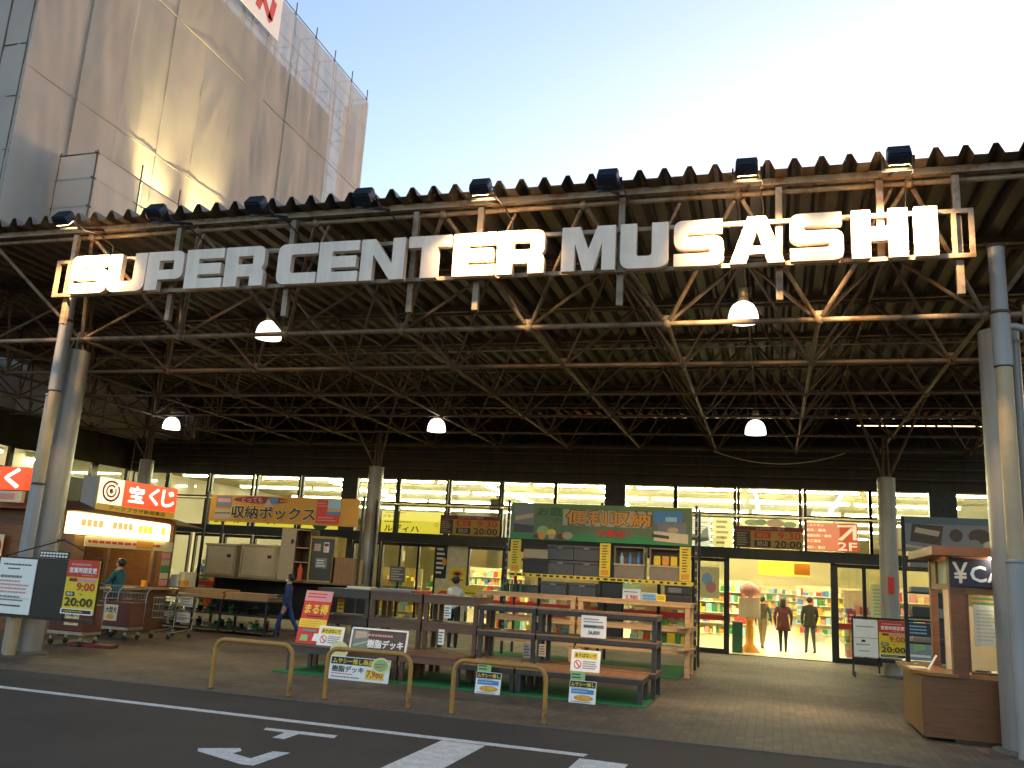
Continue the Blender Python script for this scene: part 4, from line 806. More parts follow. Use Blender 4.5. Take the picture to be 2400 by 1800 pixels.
pb = board('price_board', 'wide white price board with yellow and black header behind the central guard rail', 'sign', 1.10, .37, (-6.60, 13.86, .006), WHT,
      [('r', .02, .66, .98, .97, BLK), ('t', 'ムサシー推し商品', .05, .70, .72, .92, YEL, .035), ('t', '樹脂デッキ', .05, .34, .58, .60, BLK, .03), ('lines', .05, .22, .55, .30, 1, RED), ('lines', .05, .07, .55, .18, 1, GRY), ('r', .62, .12, .92, .52, YEL), ('t', '7,980', .64, .16, .90, .48, RED, .03), ('c', .85, .74, .15, .34, LYEL), ('c', .85, .74, .12, .26, LGRN), ('lines', .76, .62, .94, .84, 2, RED)], tilt=8)
m = MB()
for i, (cx, cz) in enumerate(((-.42, .46),)): m._add([(cx+.17*math.cos(2*math.pi*k/20), .004+.001*i, cz+.15*math.sin(2*math.pi*k/20)) for k in range(20)]+[(cx+.17*math.cos(2*math.pi*k/20), .014, cz+.15*math.sin(2*math.pi*k/20)) for k in range(20)], [tuple(range(20))]+[(k, (k+1) % 20, 20+(k+1) % 20, 20+k) for k in range(20)]+[tuple(reversed(range(20, 40)))])
b = m.build('round_badge', LYEL, pb); MB().box(-.55, -.30, .0, .003, .44, .49).build('badge_print', RED, b)
sp = [('r', .02, .70, .98, .98, BLK), ('t', 'ムサシー推し', .06, .75, .94, .93, YEL, .03), ('r', .08, .42, .92, .62, BLU), ('lines', .08, .62, .92, .69, 1, GRY), ('lines', .1, .45, .9, .59, 1, SKYB), ('c', .55, .24, .36, .13, ORG), ('t', '2,980', .32, .17, .80, .31, YEL, .03), ('lines', .1, .03, .9, .10, 1, GRY)]
for x, lb in ((-4.34, 'small white price card with a blue stripe on the mat behind the right guard rail'), (-2.81, 'small white price card with a blue stripe on the mat at the front right corner')):
    b = board('price_card', lb, 'price card', .42, .33, (x, 13.86, .006), WHT, sp, tilt=10, group='small white price cards at the mat edge')
    board('header_tab', '', '', .23, .13, (-.09, .003, .331), LGRN, [('lines', .1, .15, .9, .85, 2, BLK)], parent=b, thick=.012)
board('deck_price_sheet', 'white sheet with a price hanging on the charcoal deck stack', 'price card', .43, .36, (-2.88, 14.97, .915), WHT, [('lines', .1, .66, .9, .9, 2, GRY), ('r', .1, .44, .9, .58, GRY), ('lines', .12, .46, .88, .56, 1, BLK), ('t', '26,800', .3, .14, .75, .32, BLK, .03)])
for i, (x, y, zz, w_, h_, bs, lb) in enumerate([(-5.58, 15.18, 1.05, .13, .22, WHT, 'small white tag on the right brown stack, upper one'), (-5.60, 14.99, .60, .11, .26, WHT, 'small white tag on the right brown stack, lower one'), (-4.02, 14.98, .50, .13, .24, GRY, 'grey tag hanging between the two charcoal stacks'), (-3.75, 14.98, .55, .12, .2, TAN, 'tan tag on the wide charcoal stack'), (-7.92, 15.6, .99, .14, .34, YEL, 'yellow and pink leaflet seen through the left brown stack'), (-6.4, 15.9, 1.0, .2, .3, ORG, 'orange leaflet with a mark seen through the central brown stack')]):
    board('tag', lb, 'tag', w_, h_, (x, y, zz), bs, [('lines', .1, .1, .9, .9, 4, BLK if bs is not YEL else RED)], thick=.006)
# things laid on top of the brown stacks
o = MB().rbox(-.35, .35, -.2, .2, 0, .05, .01).build('catalogue_tray', GRY); o.location = (-6.75, 15.6, 1.441); tag(o, 'grey tray of catalogues lying on the central brown stack', 'tray')
o = MB().rbox(-.14, .14, -.1, .1, 0, .05, .01).build('red_box', RED); o.location = (-6.25, 15.6, 1.441); tag(o, 'small red box lying on the central brown stack', 'box')
o = MB().rbox(-.25, .25, -.15, .15, 0, .05, .01).build('paper_stack', CRM); o.location = (-7.5, 15.6, 1.441); tag(o, 'flat pale carton lying on the left brown stack', 'box')
# ================================================================== garden storage rack (green banner)
rk = thing('storage_rack', 'tall black steel rack under the green 便利収納 banner', 'rack', (-3.98, 20.9, 0))
m = MB()
for x in (-2.28, 0.06, 2.30):
    for y in (.05, .95):
        u = MB().box(x-.03, x+.03, y-.02, y+.02, .005, 3.70).build('upright', BLACKM, rk)
        if y < .5 and abs(x) > 1:
            m = MB()
            for k in range(18): m.box(x-.02, x+.02, .028, .0299, .3+k*.19, .36+k*.19)
            tag(m.build('slot_holes', GRY, u), kind='stuff')
for zz in (.5, 1.42, 1.93): MB().box(-2.25, 2.27, .0, .98, zz-.03, zz).build('shelf_board', PLY, rk)
pm = MB(); 
pm.box(-2.2, 2.25, -.02, -.001, 1.86, 1.945)
b = pm.build('price_rail', YEL, rk); m = MB(); rnd = random.Random(2)
for k in range(26): x = -2.15+k*.165; m.box(x, x+rnd.uniform(.05, .12), -.024, -.0201, 1.88, 1.925)
tag(m.build('print', BLK, b), kind='stuff')
board('green_banner', 'green picture banner reading お庭の便利収納 in orange on the tall rack', 'banner', 4.42, .88, (-3.98, 20.88, 2.76), flat('banner pale green', (.13, .18, .09)),
      [('r', 0, .88, 1, 1, flat('banner leaf green', (.12, .22, .06))), ('p', [(0, 0), (1, 0), (1, .10), (.7, .2), (.4, .18), (.2, .08), (0, .16)], GRN), ('r', .02, .40, .135, .94, GRY), ('p', [(.02, .18), (.13, .18), (.14, .36), (.02, .42)], flat('dark grey print', (.06, .06, .065))), ('p', [(.03, .5), (.13, .6), (.13, .72), (.03, .62)], TAN),
       ('t', 'お庭', .155, .66, .295, .90, DGRN, .03), ('t', 'の', .25, .50, .29, .60, DGRN, .03), ('r', .30, .42, .785, .86, flat('banner sand', (.42, .38, .24))), ('t', '便利収納', .318, .45, .782, .85, DBR, .075), ('t', '便利収納', .322, .46, .778, .84, ORG, .035),
       ('c', .19, .24, .035, .14, LGRN), ('c', .185, .12, .02, .12, ORG), ('c', .24, .20, .025, .1, YEL), ('c', .24, .1, .018, .08, PNK), ('c', .29, .1, .02, .08, MAR), ('c', .33, .14, .03, .10, TAN), ('c', .15, .08, .015, .06, MAR),
       ('t', '大集合！', .49, .14, .67, .34, RED, .04), ('r', .80, .52, .95, .90, BLU), ('r', .82, .30, .97, .60, GRY), ('p', [(.80, .1), (.98, .05), (.98, .3), (.80, .36)], CRM), ('r', .86, .62, .92, .74, SKYB), ('c', .9, .4, .03, .07, TAN), ('p', [(.79, .2), (.88, .16), (.88, .24), (.79, .28)], DBR)], thick=.015)
for x, lb in ((-6.02, 'left'), (-3.80, 'middle'), (-1.92, 'right')): board('shelf_banner', 'narrow yellow vertical banner with black print at the %s of the tall rack' % lb, 'banner', .26, .78, (x, 20.875, 1.96), YEL, [('lines', .22, .24, .80, .96, 9, BLK), ('r', .15, .05, .85, .2, ORG)], thick=.01, group='yellow vertical banners on the tall rack')
def storage_box(wd, dp, h, m, lidm):
    t = thing('storage_box', '', 'storage box', (0, 0, 0)); b = MB(); b.rbox(-wd/2, wd/2, 0, dp, 0, h*.8, .02)
    for x in (-wd*.3, 0, wd*.3): b.box(x-.01, x+.01, -.008, 0.0, .03, h*.7)
    b.build('body', m, t); MB().rbox(-wd/2-.015, wd/2+.015, -.02, dp+.015, h*.8+.001, h, .02).build('lid', lidm, t); MB().rbox(-.07, .07, -.035, -.021, h*.74, h*.88, .004).build('latch', GRY, t); return t
B0 = storage_box(.64, .55, .36, GREYB, GREYB); B0['group'] = 'grey lidded storage boxes on the tall rack'
first = True
for x, zz, lb in ((-4.90, 1.931, 'lower left'), (-4.25, 1.931, 'lower right'), (-4.92, 2.30, 'upper left'), (-4.27, 2.30, 'upper right')):
    l = 'grey lidded storage box, %s of the four under the green banner' % lb
    if first: B0.location = (x, 21.0, zz); B0['label'] = l; first = False
    else: dup(B0, l, (x, 21.0, zz))
for x, zz, lb in ((-5.05, 1.421, 'left'), (-4.34, 1.421, 'right')): dup(B0, 'grey lidded storage box on the lower shelf of the tall rack, %s one' % lb, (x, 20.95, zz))
t = thing('storage_box', 'wide dark grey low storage box at the left of the lower shelf', 'storage box', (-5.78, 20.95, 1.421)); MB().rbox(-.35, .35, 0, .5, 0, .2, .02).build('body', GREYB, t); MB().rbox(-.37, .37, -.02, .52, .201, .25, .02).build('lid', GREYB, t)
o = MB().rbox(-.33, .33, 0, .4, 0, .22, .02).build('carton', SHEDB); o.location = (-5.53, 21.02, 2.30); tag(o, 'pale long carton on the black tray, upper left of the tall rack', 'carton')
t = thing('planter_tray', 'black planter tray at the left of the upper shelf', 'tray', (-5.52, 21.0, 1.931)); MB().rbox(-.34, .34, 0, .5, 0, .33, .03).build('body', BLACKM, t); MB().box(-.36, .36, -.02, .0, .30, .36).build('rim', BLACKM, t)
for x, m1, lb in ((-3.24, 'blue bottles', 'left'), (-2.40, 'orange packs', 'right')):
    t = thing('storage_cabinet', 'taupe open storage cabinet with %s on top shelf, %s of the two' % (m1, lb), 'cabinet', (x, 21.0, 1.931))
    MB().rbox(-.36, .36, 0, .5, 0, .32, .02).build('drawer_box', TAUPE, t); MB().box(-.37, .37, -.02, .5, .321, .36).build('shelf_board', SHEDB, t)
    MB().box(-.36, .36, .45, .5, .361, .73).box(-.36, -.33, 0, .449, .361, .73).box(.33, .36, 0, .449, .361, .73).box(-.37, .37, -.02, .5, .731, .76).build('open_shelf', TAUPE, t)
    for k in range(3):
        if lb == 'left': b = MB().lathe([(.05, 0), (.05, .16), (.02, .2), (.02, .26)], n=12).build('bottle', BLU if k else SKYB)
        else: b = MB().rbox(-.08, .08, -.06, .06, 0, .22, .02).build('seed_pack', ORG if k % 2 else YEL)
        b.location = (x-.2+k*.2, 21.15, 1.931+.362); tag(b, '%s standing %s on the %s storage cabinet shelf' % ('blue spray bottle' if lb == 'left' else 'orange and yellow pack', ['first from the left', 'in the middle', 'last on the right'][k], lb), 'bottle' if lb == 'left' else 'pack')
board('leaning_price_sign', 'white price panel with red figures leaning on the top timber deck', 'sign', .42, .42, (-3.10, 20.55, 1.42), WHT, [('r', 0, .72, 1, 1, LGRN), ('lines', .1, .76, .9, .94, 2, YEL), ('lines', .1, .5, .9, .6, 1, BLK), ('t', '5,980', .2, .12, .85, .38, RED, .03)], tilt=6)
board('leaning_price_sign', 'pale blue price panel beside the white one on the top timber deck', 'sign', .37, .24, (-2.68, 20.5, 1.42), WHT, [('r', .05, .2, .95, .9, SKYB), ('lines', .1, .3, .9, .8, 2, BLU)], tilt=6)
o = board('yellow_tag', 'small yellow card at the right end of the timber decks', 'tag', .2, .14, (-2.30, 19.5, 1.502), YEL, [('lines', .1, .2, .9, .8, 2, BLK)])
t = thing('planter_box', 'dark brown planter boxes stacked at the right of the lower shelf', 'planter', (-2.1, 20.95, 1.421))
MB().rbox(-.3, .3, 0, .5, 0, .22, .02).build('lower_box', DBR, t); MB().rbox(-.3, .3, .02, .5, .221, .42, .02).build('upper_box', CHARD, t); MB().box(-.2, .1, -.012, -.001, .27, .38).build('label_sticker', GRY, t)
o = MB().rbox(-.3, .3, 0, .5, 0, .42, .02).build('dark_bin', BLACKM); o.location = (-3.6, 20.98, 1.421); tag(o, 'black bin in the shade between the grey boxes and the white price panel', 'bin')
# bottles and jars on the pale timber top, left end
for k in range(5):
    b = MB().lathe([(.045, 0), (.045, .22), (.018, .28), (.018, .34)], n=12).build('bottle', BLACKM if k % 2 else DGRN); b.location = (-6.2+k*.11, 20.6, 1.501 if False else 1.421); tag(b, 'dark bottle at the left end of the tall rack lower shelf, %s' % ['outermost', 'second from the left', 'middle one', 'second from the right', 'nearest the grey box'][k], 'bottle', 'dark bottles at the left end of the rack')
# ================================================================== shed display on the left (orange banner)
rk = thing('shed_rack', 'long black rack carrying sheds under the orange 収納ボックス banner', 'rack', (-13.5, 22.5, 0)); m = MB()
for x in (-2.62, 2.50):
    for y in (0, .9): MB().box(x-.035, x+.035, y-.03, y+.03, .005, 3.80).build('upright', BLACKM, rk)
MB().box(-2.58, 2.46, -.05, 1.0, 1.33, 1.38).build('platform', mat('platform board', (.2, .13, .07), .6, var=.3), rk); MB().box(-2.58, 2.46, .1, 1.0, .3, .34).build('lower_platform', BLACKM, rk)
MB().box(-2.58, 2.46, .92, .98, .35, 1.32).build('back_panel', BLACKM, rk)
board('orange_banner', 'orange banner reading 収納ボックス in black, left of the grey round column', 'banner', 4.86, .78, (-13.55, 22.46, 2.94), flat('banner orange', (.60, .29, .03)),
      [('r', .04, .52, .15, .96, GRY), ('r', .05, .72, .14, .86, PNK), ('p', [(.04, .1), (.16, .1), (.15, .45), (.04, .45)], TAN), ('p', [(.04, .28), (.15, .30), (.15, .34), (.04, .32)], DBR), ('c', .35, .84, .19, .13, MAR), ('t', 'とっても', .22, .75, .36, .93, PNK, .03), ('p', [(.40, .95), (.47, .95), (.46, .70), (.43, .72)], BLU), ('p', [(.37, .6), (.40, .92), (.44, .6)], TAN), ('lines', .48, .78, .54, .90, 1, ORG),
       ('t', '収納ボックス', .155, .14, .725, .62, flat('banner cream outline', (.7, .55, .25)), .07), ('t', '収納ボックス', .157, .15, .723, .61, BLK, .03), ('r', .73, .08, .88, .92, RED), ('r', .80, .62, .885, .94, SKYB), ('r', .80, .40, .885, .5, BLU), ('p', [(.80, .5), (.885, .52), (.885, .62), (.80, .6)], TAN), ('lines', .74, .14, .86, .34, 2, PNK), ('lines', .735, .66, .80, .86, 2, PNK)], thick=.015)
def shed(x0, x1, z0, z1, m, label, dp=.75):
    t = thing('storage_shed', label, 'shed', ((x0+x1)/2, 22.5, z0)); wd = x1-x0; h = z1-z0
    MB().rbox(-wd/2+.03, wd/2-.03, .03, dp, 0, h-.06, .01).build('body', m, t); MB().rbox(-wd/2, wd/2, 0, dp+.03, h-.059, h, .01).build('roof', m, t); MB().rbox(-wd/2+.06, wd/2-.08, .005, .029, .05, h-.09, .008).build('door', m, t); MB().box(-wd/2+.10, -wd/2+.115, -.008, .004, .1, h-.14).build('handle', TAUPE, t)
    board('price_label', '', '', .17, .30, (wd/2-.24, .001, h-.55), SHEDB, [('r', .1, .55, .9, .85, BLK), ('lines', .1, .05, .9, .45, 3, PNK)], parent=t, thick=.003); return t
shed(-16.0, -14.92, 1.381, 2.30, SHEDB, 'beige metal storage shed, narrower one at the left under the orange banner')
shed(-14.82, -13.58, 1.381, 2.33, SHEDB, 'beige metal storage shed, wider one beside the tall narrow locker')
t = thing('storage_locker', 'tall beige locker standing open with brown shelves inside', 'locker', (-13.05, 22.5, 1.381))
MB().box(-.44, .02, .0, .03, 0, 1.45).build('door', SHEDB, t); m = MB().box(.025, .05, 0, .5, 0, 1.45).box(.47, .495, 0, .5, 0, 1.45).box(.05, .47, .47, .5, 0, 1.45); m.build('body', mat('locker inner brown', (.14, .07, .04), .6, var=.2), t)
for k in (0.0, .5, .9, 1.40): MB().box(.051, .469, .0, .469, k, k+.025).build('shelf_board', SHEDB if k else PLY, t)
board('price_label', '', '', .22, .6, (-.1, -.001, .75), SHEDB, [('lines', .1, .75, .9, .95, 2, PNK), ('r', .4, .45, .8, .65, BLK), ('lines', .3, .05, .9, .4, 4, PNK)], parent=t, thick=.003)
o = MB().lathe([(.07, 0), (.07, .34), (.03, .40), (.03, .46)], n=14).build('fire_extinguisher', flat('extinguisher red', (.6, .08, .02))); o.location = (-12.72, 22.38, 1.381); tag(o, 'orange red canister standing in front of the open locker', 'canister')
t = thing('shed_door_display', 'grey black shed door display in a yellow frame', 'shed', (-12.15, 22.5, 1.381))
MB().box(-.36, .36, .03, .6, .04, 1.20).build('door_panel', mat('slate door panel', (.03, .04, .042), .4, var=.2), t); MB().box(-.42, -.36, 0, .6, 0, 1.26).box(.36, .42, 0, .6, 0, 1.26).box(-.36, .36, 0, .6, 0, .04).box(-.36, .36, 0, .6, 1.20, 1.26).build('frame', mat('olive yellow trim', (.42, .30, .08), .5, var=.15), t)
board('leaflet', '', '', .2, .2, (-.18, .029, .85), TAN, [('lines', .1, .1, .9, .9, 3, PNK)], parent=t, thick=.003); board('leaflet', '', '', .17, .28, (.1, .029, .82), WHT, [('r', .1, .6, .9, .9, MAR), ('lines', .1, .1, .9, .5, 3, RED)], parent=t, thick=.003); board('leaflet', '', '', .36, .28, (-.02, .029, .38), GRY, [('lines', .1, .1, .9, .9, 3, WHT)], parent=t, thick=.003)
t = thing('timber_cupboard', 'reddish plank cupboard at the right end of the shed rack', 'cupboard', (-11.46, 22.5, 1.381)); m = MB()
for k in range(6): m.box(-.36+k*.12, -.245+k*.12, 0, .03, 0, .70)
m.build('plank_front', mat('cupboard planks', (.3, .15, .06), .55, 0, var=.3, scale=4, wood=(9, 1, 1)), t); MB().box(-.36, .355, .031, .5, 0, .69).build('body', PLY, t)
# low rack with boards and pots in front of the sheds
rk = thing('low_rack', 'low black shelving with potted plants below stacked plywood boards', 'rack', (-14.2, 20.0, 0)); m = MB()
for x in (-2.05, -.7, .65, 1.98):
    for y in (.05, .75): MB().box(x-.025, x+.025, y-.025, y+.025, .005, .87).build('upright', BLACKM, rk)
for zz in (.14, .50, .86): MB().box(-2.08, 2.0, 0, .8, zz-.03, zz).build('shelf_board', BLACKM, rk)
for k, (x0, x1, n_, yo) in enumerate(((-2.1, -.75, 3, 0), (-.7, .7, 5, .02), (.72, 2.0, 4, .04))):
    for q in range(n_):
        o = MB().rbox(x0, x1-.03*(q % 2), 0, .7, 0, .042, .006).build('plywood_board', PLY); o.location = (-14.2+.02*((q*7) % 3), 20.0+yo, .861+q*.044)
        tag(o, 'plywood board, %s in the %s pile on the low rack' % (['lowest', 'second from below', 'third from below', 'fourth from below', 'topmost'][q], ['left', 'middle', 'right'][k]), 'board', 'plywood boards piled on the low rack')
rnd = random.Random(11); LEAF = mat('pot plant leaves', (.05, .10, .03), .6, var=.4); POTS = [flat('terracotta pot', (.3, .12, .05)), WHT, GRY, CRM, BLACKM, ORG, DGRN]
kk = 0
for zz, row in ((.141, 'lower'), (.501, 'upper')):
    for k in range(16):
        x = -16.1+k*.25+rnd.uniform(-.04, .04)
        t = thing('plant_pot', 'small pot on the %s shelf of the low rack' % row, 'pot', (x, 20.15+rnd.uniform(0, .2), zz), 0, 'pots on the %s shelf of the low rack' % row); r0 = rnd.uniform(.05, .085); hh = rnd.uniform(.10, .17)
        MB().lathe([(r0*.7, 0), (r0, hh), (r0*1.08, hh), (r0*1.08, hh+.02)], n=12).build('pot', POTS[(4, 2, 4, 4, 5, 4, 2, 3, 4, 6, 4, 6)[rnd.randrange(12)]], t)
        if rnd.random() < .6:
            b = MB()
            for q in range(9): a = rnd.uniform(0, 6.28); l_ = rnd.uniform(.04, .1); b._add([(0, 0, hh), (math.cos(a)*l_*.5-.02, math.sin(a)*l_*.5, hh+.06), (math.cos(a)*l_, math.sin(a)*l_, hh+rnd.uniform(.05, .12)), (math.cos(a)*l_*.5+.02, math.sin(a)*l_*.5, hh+.05)], [(0, 1, 2, 3)])
            b.build('leaves', LEAF, t)
for x, zz, lb in ((-14.55, .60, 'upper'), (-14.58, .20, 'lower')): board('price_card', 'pale blue white price card on the %s shelf of the low rack' % lb, 'price card', .40, .25, (x, 19.98, zz), flat('blue white card', (.5, .56, .62)), [('lines', .1, .15, .9, .85, 3, GRY)], thick=.006)
for x, w_, h_, m_, lb in ((-15.45, .2, .2, ORG, 'small orange box on the left plywood pile'), (-15.18, .27, .30, WHT, 'white carton on the left plywood pile'), (-14.86, .34, .38, CRM, 'white and orange display carton on the plywood, tallest of three')):
    o = MB().rbox(-w_/2, w_/2, 0, .25, 0, h_, .01).build('carton', m_); o.location = (x, 20.2, 1.083 if x < -15 else 1.083); tag(o, lb, 'carton')
    if m_ is CRM: MB().box(-.15, .15, -.004, -.001, .03, .16).build('printed_panel', ORG, o)
o = MB().box(-15.60, -14.62, 20.05, 20.6, 1.045, 1.082).build('table_top', PLY); tag(o, 'thin plywood sheet under the three cartons on the low rack', 'board')
# ================================================================== cash kiosk
kx = thing('cash_kiosk', 'brown plank kiosk with a dark ￥CASH sign, counter and lit window', 'kiosk', (0, 0, 0))
MB().box(1.97, 4.3, 13.64, 15.4, .05, .84).build('base', KWOOD, kx); MB().box(2.36, 4.2, 13.7, 15.3, .005, .05).build('plinth', DBR, kx)
m = MB()
for k in range(6): m.box(1.955, 1.969, 13.66+k*.29, 13.945+k*.29, .06, .83)
m.build('side_cladding', KWOOD2, kx)
MB().prism([(1.86, 13.95), (2.06, 13.56), (2.42, 13.58), (2.42, 15.5), (1.86, 15.5)], .85, .89).build('counter', KWOOD2, kx)
pieces('post', KWOOD, kx, [(2.37, 2.56, 13.62, 13.76, .84, 2.46), (2.37, 2.47, 15.2, 15.35, .89, 2.46), (3.9, 4.1, 13.62, 13.76, .84, 2.46)])
m = MB().box(2.56, 3.9, 13.64, 13.74, 1.96, 2.05).box(2.56, 3.9, 13.66, 13.74, 2.05, 2.46).box(2.38, 2.46, 13.76, 15.2, 2.02, 2.10).box(2.38, 2.46, 13.76, 13.88, 2.10, 2.46).box(2.38, 2.46, 14.75, 15.2, 2.10, 2.46); m.build('upper_wall', KWOOD2, kx)
MB().box(2.56, 4.1, 15.28, 15.34, .84, 2.46).box(4.1, 4.2, 13.66, 15.34, .84, 2.46).build('rear_wall', flat('kiosk cream lining', (.62, .54, .38)), kx)
MB().box(2.41, 2.43, 13.88, 14.75, 2.10, 2.42).build('paper_panel', flat('crumpled paper', (.55, .58, .42)), kx)
rf = MB(); rf._add([(2.12, 13.36, 2.47), (4.4, 13.36, 2.47), (4.4, 15.6, 2.47), (2.12, 15.6, 2.47), (2.12, 13.36, 2.59), (4.4, 13.36, 2.59), (4.4, 15.6, 2.59), (2.12, 15.6, 2.59)], [(3, 2, 1, 0), (4, 5, 6, 7), (0, 1, 5, 4), (1, 2, 6, 5), (2, 3, 7, 6), (3, 0, 4, 7)]); rf.build('roof', mat('kiosk roof trim', (.24, .085, .028), .45, var=.2), kx)
w_ = MB().box(2.56, 2.60, 13.65, 13.72, .93, 1.96).box(3.86, 3.9, 13.65, 13.72, .93, 1.96).box(2.6, 3.86, 13.65, 13.72, .90, .935).build('window', KWOOD, kx); MB().box(2.6, 3.86, 13.68, 13.686, .935, 1.96).build('pane', GLASS, w_)
MB().box(2.56, 3.9, 13.75, 14.1, .84, .89).build('inner_shelf', PINE, kx)
b = board('cash_sign', '', '', 1.50, .38, (3.13, 13.60, 2.06), flat('dark navy sign', (.02, .02, .04)), [('t', '￥', .025, .14, .145, .86, flat('warm white lettering', (.8, .65, .5)), .03), ('t', 'CASH', .17, .20, .68, .76, flat('cool white lettering', (.62, .66, .68)), .03)], parent=kx, thick=.02)
l = bpy.data.lights.new('kiosk_light', 'POINT'); l.energy = 9; l.color = (1, .80, .5); l.shadow_soft_size = .12; lo = bpy.data.objects.new('kiosk_light', l); COL.objects.link(lo); lo.parent = kx; lo.location = (3.2, 13.82, 1.9)
o = MB().lathe([(.10, -.03), (.10, 0)], n=16).build('ceiling_lamp', mat('kiosk lamp glow', (1, .95, .8), emit=5), kx, (2.95, 13.5, 2.469))
l = bpy.data.lights.new('kiosk_lamp', 'POINT'); l.energy = 2; l.color = (1, .85, .6); l.shadow_soft_size = .1; lo = bpy.data.objects.new('kiosk_lamp', l); COL.objects.link(lo); lo.parent = kx; lo.location = (2.95, 13.5, 2.40)
board('notice_sheet', 'white notice sheet inside the lit kiosk window', 'notice', .36, .55, (2.86, 13.80, 1.28), WHT, [('lines', .1, .1, .9, .9, 9, flat('faint print', (.6, .58, .56)))], thick=.005)
board('notice_sheet', 'tan picture card above the white notice in the kiosk window', 'notice', .5, .16, (2.88, 13.82, 1.80), TAN, [('lines', .1, .1, .9, .9, 2, GRN)], thick=.005)
board('side_leaflets', 'strip of cream leaflets in the side opening of the kiosk', 'leaflet', .3, 1.0, (2.60, 14.6, .95), CRM, [('lines', .1, .05, .9, .95, 7, LGRN)], rz=RAD(-75), thick=.005)
o = MB().rbox(-.18, .18, -.12, .12, 0, .05, .01).build('paper_stack', WHT); o.location = (2.98, 13.92, .891); tag(o, 'stack of papers on the shelf inside the kiosk window', 'papers')
o = MB().rbox(-.1, .1, -.06, .06, 0, .06, .02).build('glasses_case', BLACKM); o.location = (2.78, 13.86, .891); tag(o, 'small dark case beside the papers in the kiosk window', 'case')
o = MB().bar((0, 0, 0), (.12, .04, .2), .035, .012).build('pen_holder', WHT); o.location = (2.12, 14.1, .891); tag(o, 'white slanted card holder on the kiosk counter', 'holder')
o = MB().box(-.12, .12, -.18, .18, 0, .006).build('counter_leaflet', CRM); o.location = (2.02, 14.4, .891); tag(o, 'cream leaflet lying on the kiosk counter', 'leaflet')
# rack with stone picture banner behind the kiosk
rk = thing('stone_rack', 'black rack with a picture banner of stones behind the kiosk', 'rack', (3.5, 20.0, 0))
for x in (-.85, .9):
    MB().box(x-.04, x+.04, .05, .11, .005, 3.55).build('upright', BLACKM, rk)
for zz in (.5, 1.0, 1.5, 2.0, 2.5): MB().box(-.83, .88, .0, .6, zz-.03, zz).build('shelf_board', BLACKM, rk)
board('stone_banner', 'grey blue picture banner of paving stones above the kiosk roof', 'banner', 1.75, .72, (3.55, 19.96, 2.82), flat('dusky picture', (.20, .20, .22)), [('r', 0, .8, 1, 1, flat('dusky teal', (.08, .13, .16))), ('p', [(.05, .3), (.38, .2), (.42, .75), (.08, .8)], DBR), ('p', [(.1, .55), (.36, .45), (.38, .6), (.12, .7)], TAN), ('c', .55, .5, .07, .18, DBR), ('c', .8, .5, .12, .2, DBR), ('c', .74, .3, .06, .1, GRY), ('c', .9, .25, .07, .12, TAN), ('c', .65, .15, .06, .08, GRY), ('p', [(0, .12), (.5, 0), (.5, .06), (0, .2)], TAN)], thick=.015)
rnd = random.Random(4)
for k, zz in enumerate((.501, 1.001, 1.501, 2.001, 2.501)):
    for q in range(3):
        o = MB().rbox(-.22, .22, 0, .4, 0, rnd.uniform(.08, .22), .02).build('stone_slab', [GRY, TAUPE, CHARD][(k+q) % 3]); o.location = (2.98+q*.5, 20.05, zz); tag(o, 'stone slab on the rack behind the kiosk, %s shelf, %s' % (['lowest', 'second', 'third', 'fourth', 'highest'][k], ['left', 'middle', 'right'][q]), 'slab', 'stone slabs on the rack behind the kiosk')
# three panel stand by the right rear column
ns = thing('panel_stand', 'wheeled frame holding three notice panels in front of the right rear column', 'notice stand', (2.65, 23.0, 0))
MB().box(-.82, .92, .03, .06, .36, .44).box(-.82, .92, .03, .06, 1.33, 1.38).box(-.83, -.79, .03, .06, .06, 1.33).box(-.26, -.22, .03, .06, .1, 1.33).box(.9, .94, .03, .06, .06, 1.33).build('frame', BLACKM, ns)
for x in (-.8, .9):
    MB().box(x-.02, x+.02, -.2, .3, .08, .12).build('foot', BLACKM, ns); wheel(ns, x, -.18, .04); wheel(ns, x, .28, .04)
board('notice_board', 'white two part notice with a black clip beside the entrance', 'notice', .54, .86, (2.13, 22.99, .46), WHT, [('r', 0, .5, 1, .512, GRY), ('lines', .1, .78, .9, .84, 1, GRY), ('lines', .1, .3, .8, .36, 1, GRY), ('lines', .2, .14, .8, .18, 1, BLK), ('p', [(.3, .40), (.5, .40), (.45, .46), (.35, .46)], BLK)])
board('hours_poster', 'red and yellow 9:00 to 20:00 poster on the wheeled stand near the kiosk', 'poster', .60, .84, (2.72, 22.99, .48), YEL, hrs, group='red and yellow 9:00 to 20:00 posters')
board('picture_poster', 'blue grey picture poster half hidden behind the kiosk', 'poster', .5, .84, (3.30, 22.99, .48), flat('blue grey print', (.25, .32, .4)), [('r', .0, .62, 1, 1, flat('navy print', (.03, .04, .08))), ('lines', .1, .68, .9, .95, 3, SKYB), ('p', [(.2, .2), (.75, .3), (.7, .5), (.25, .5)], LGRN), ('r', .05, .08, .95, .14, WHT)])
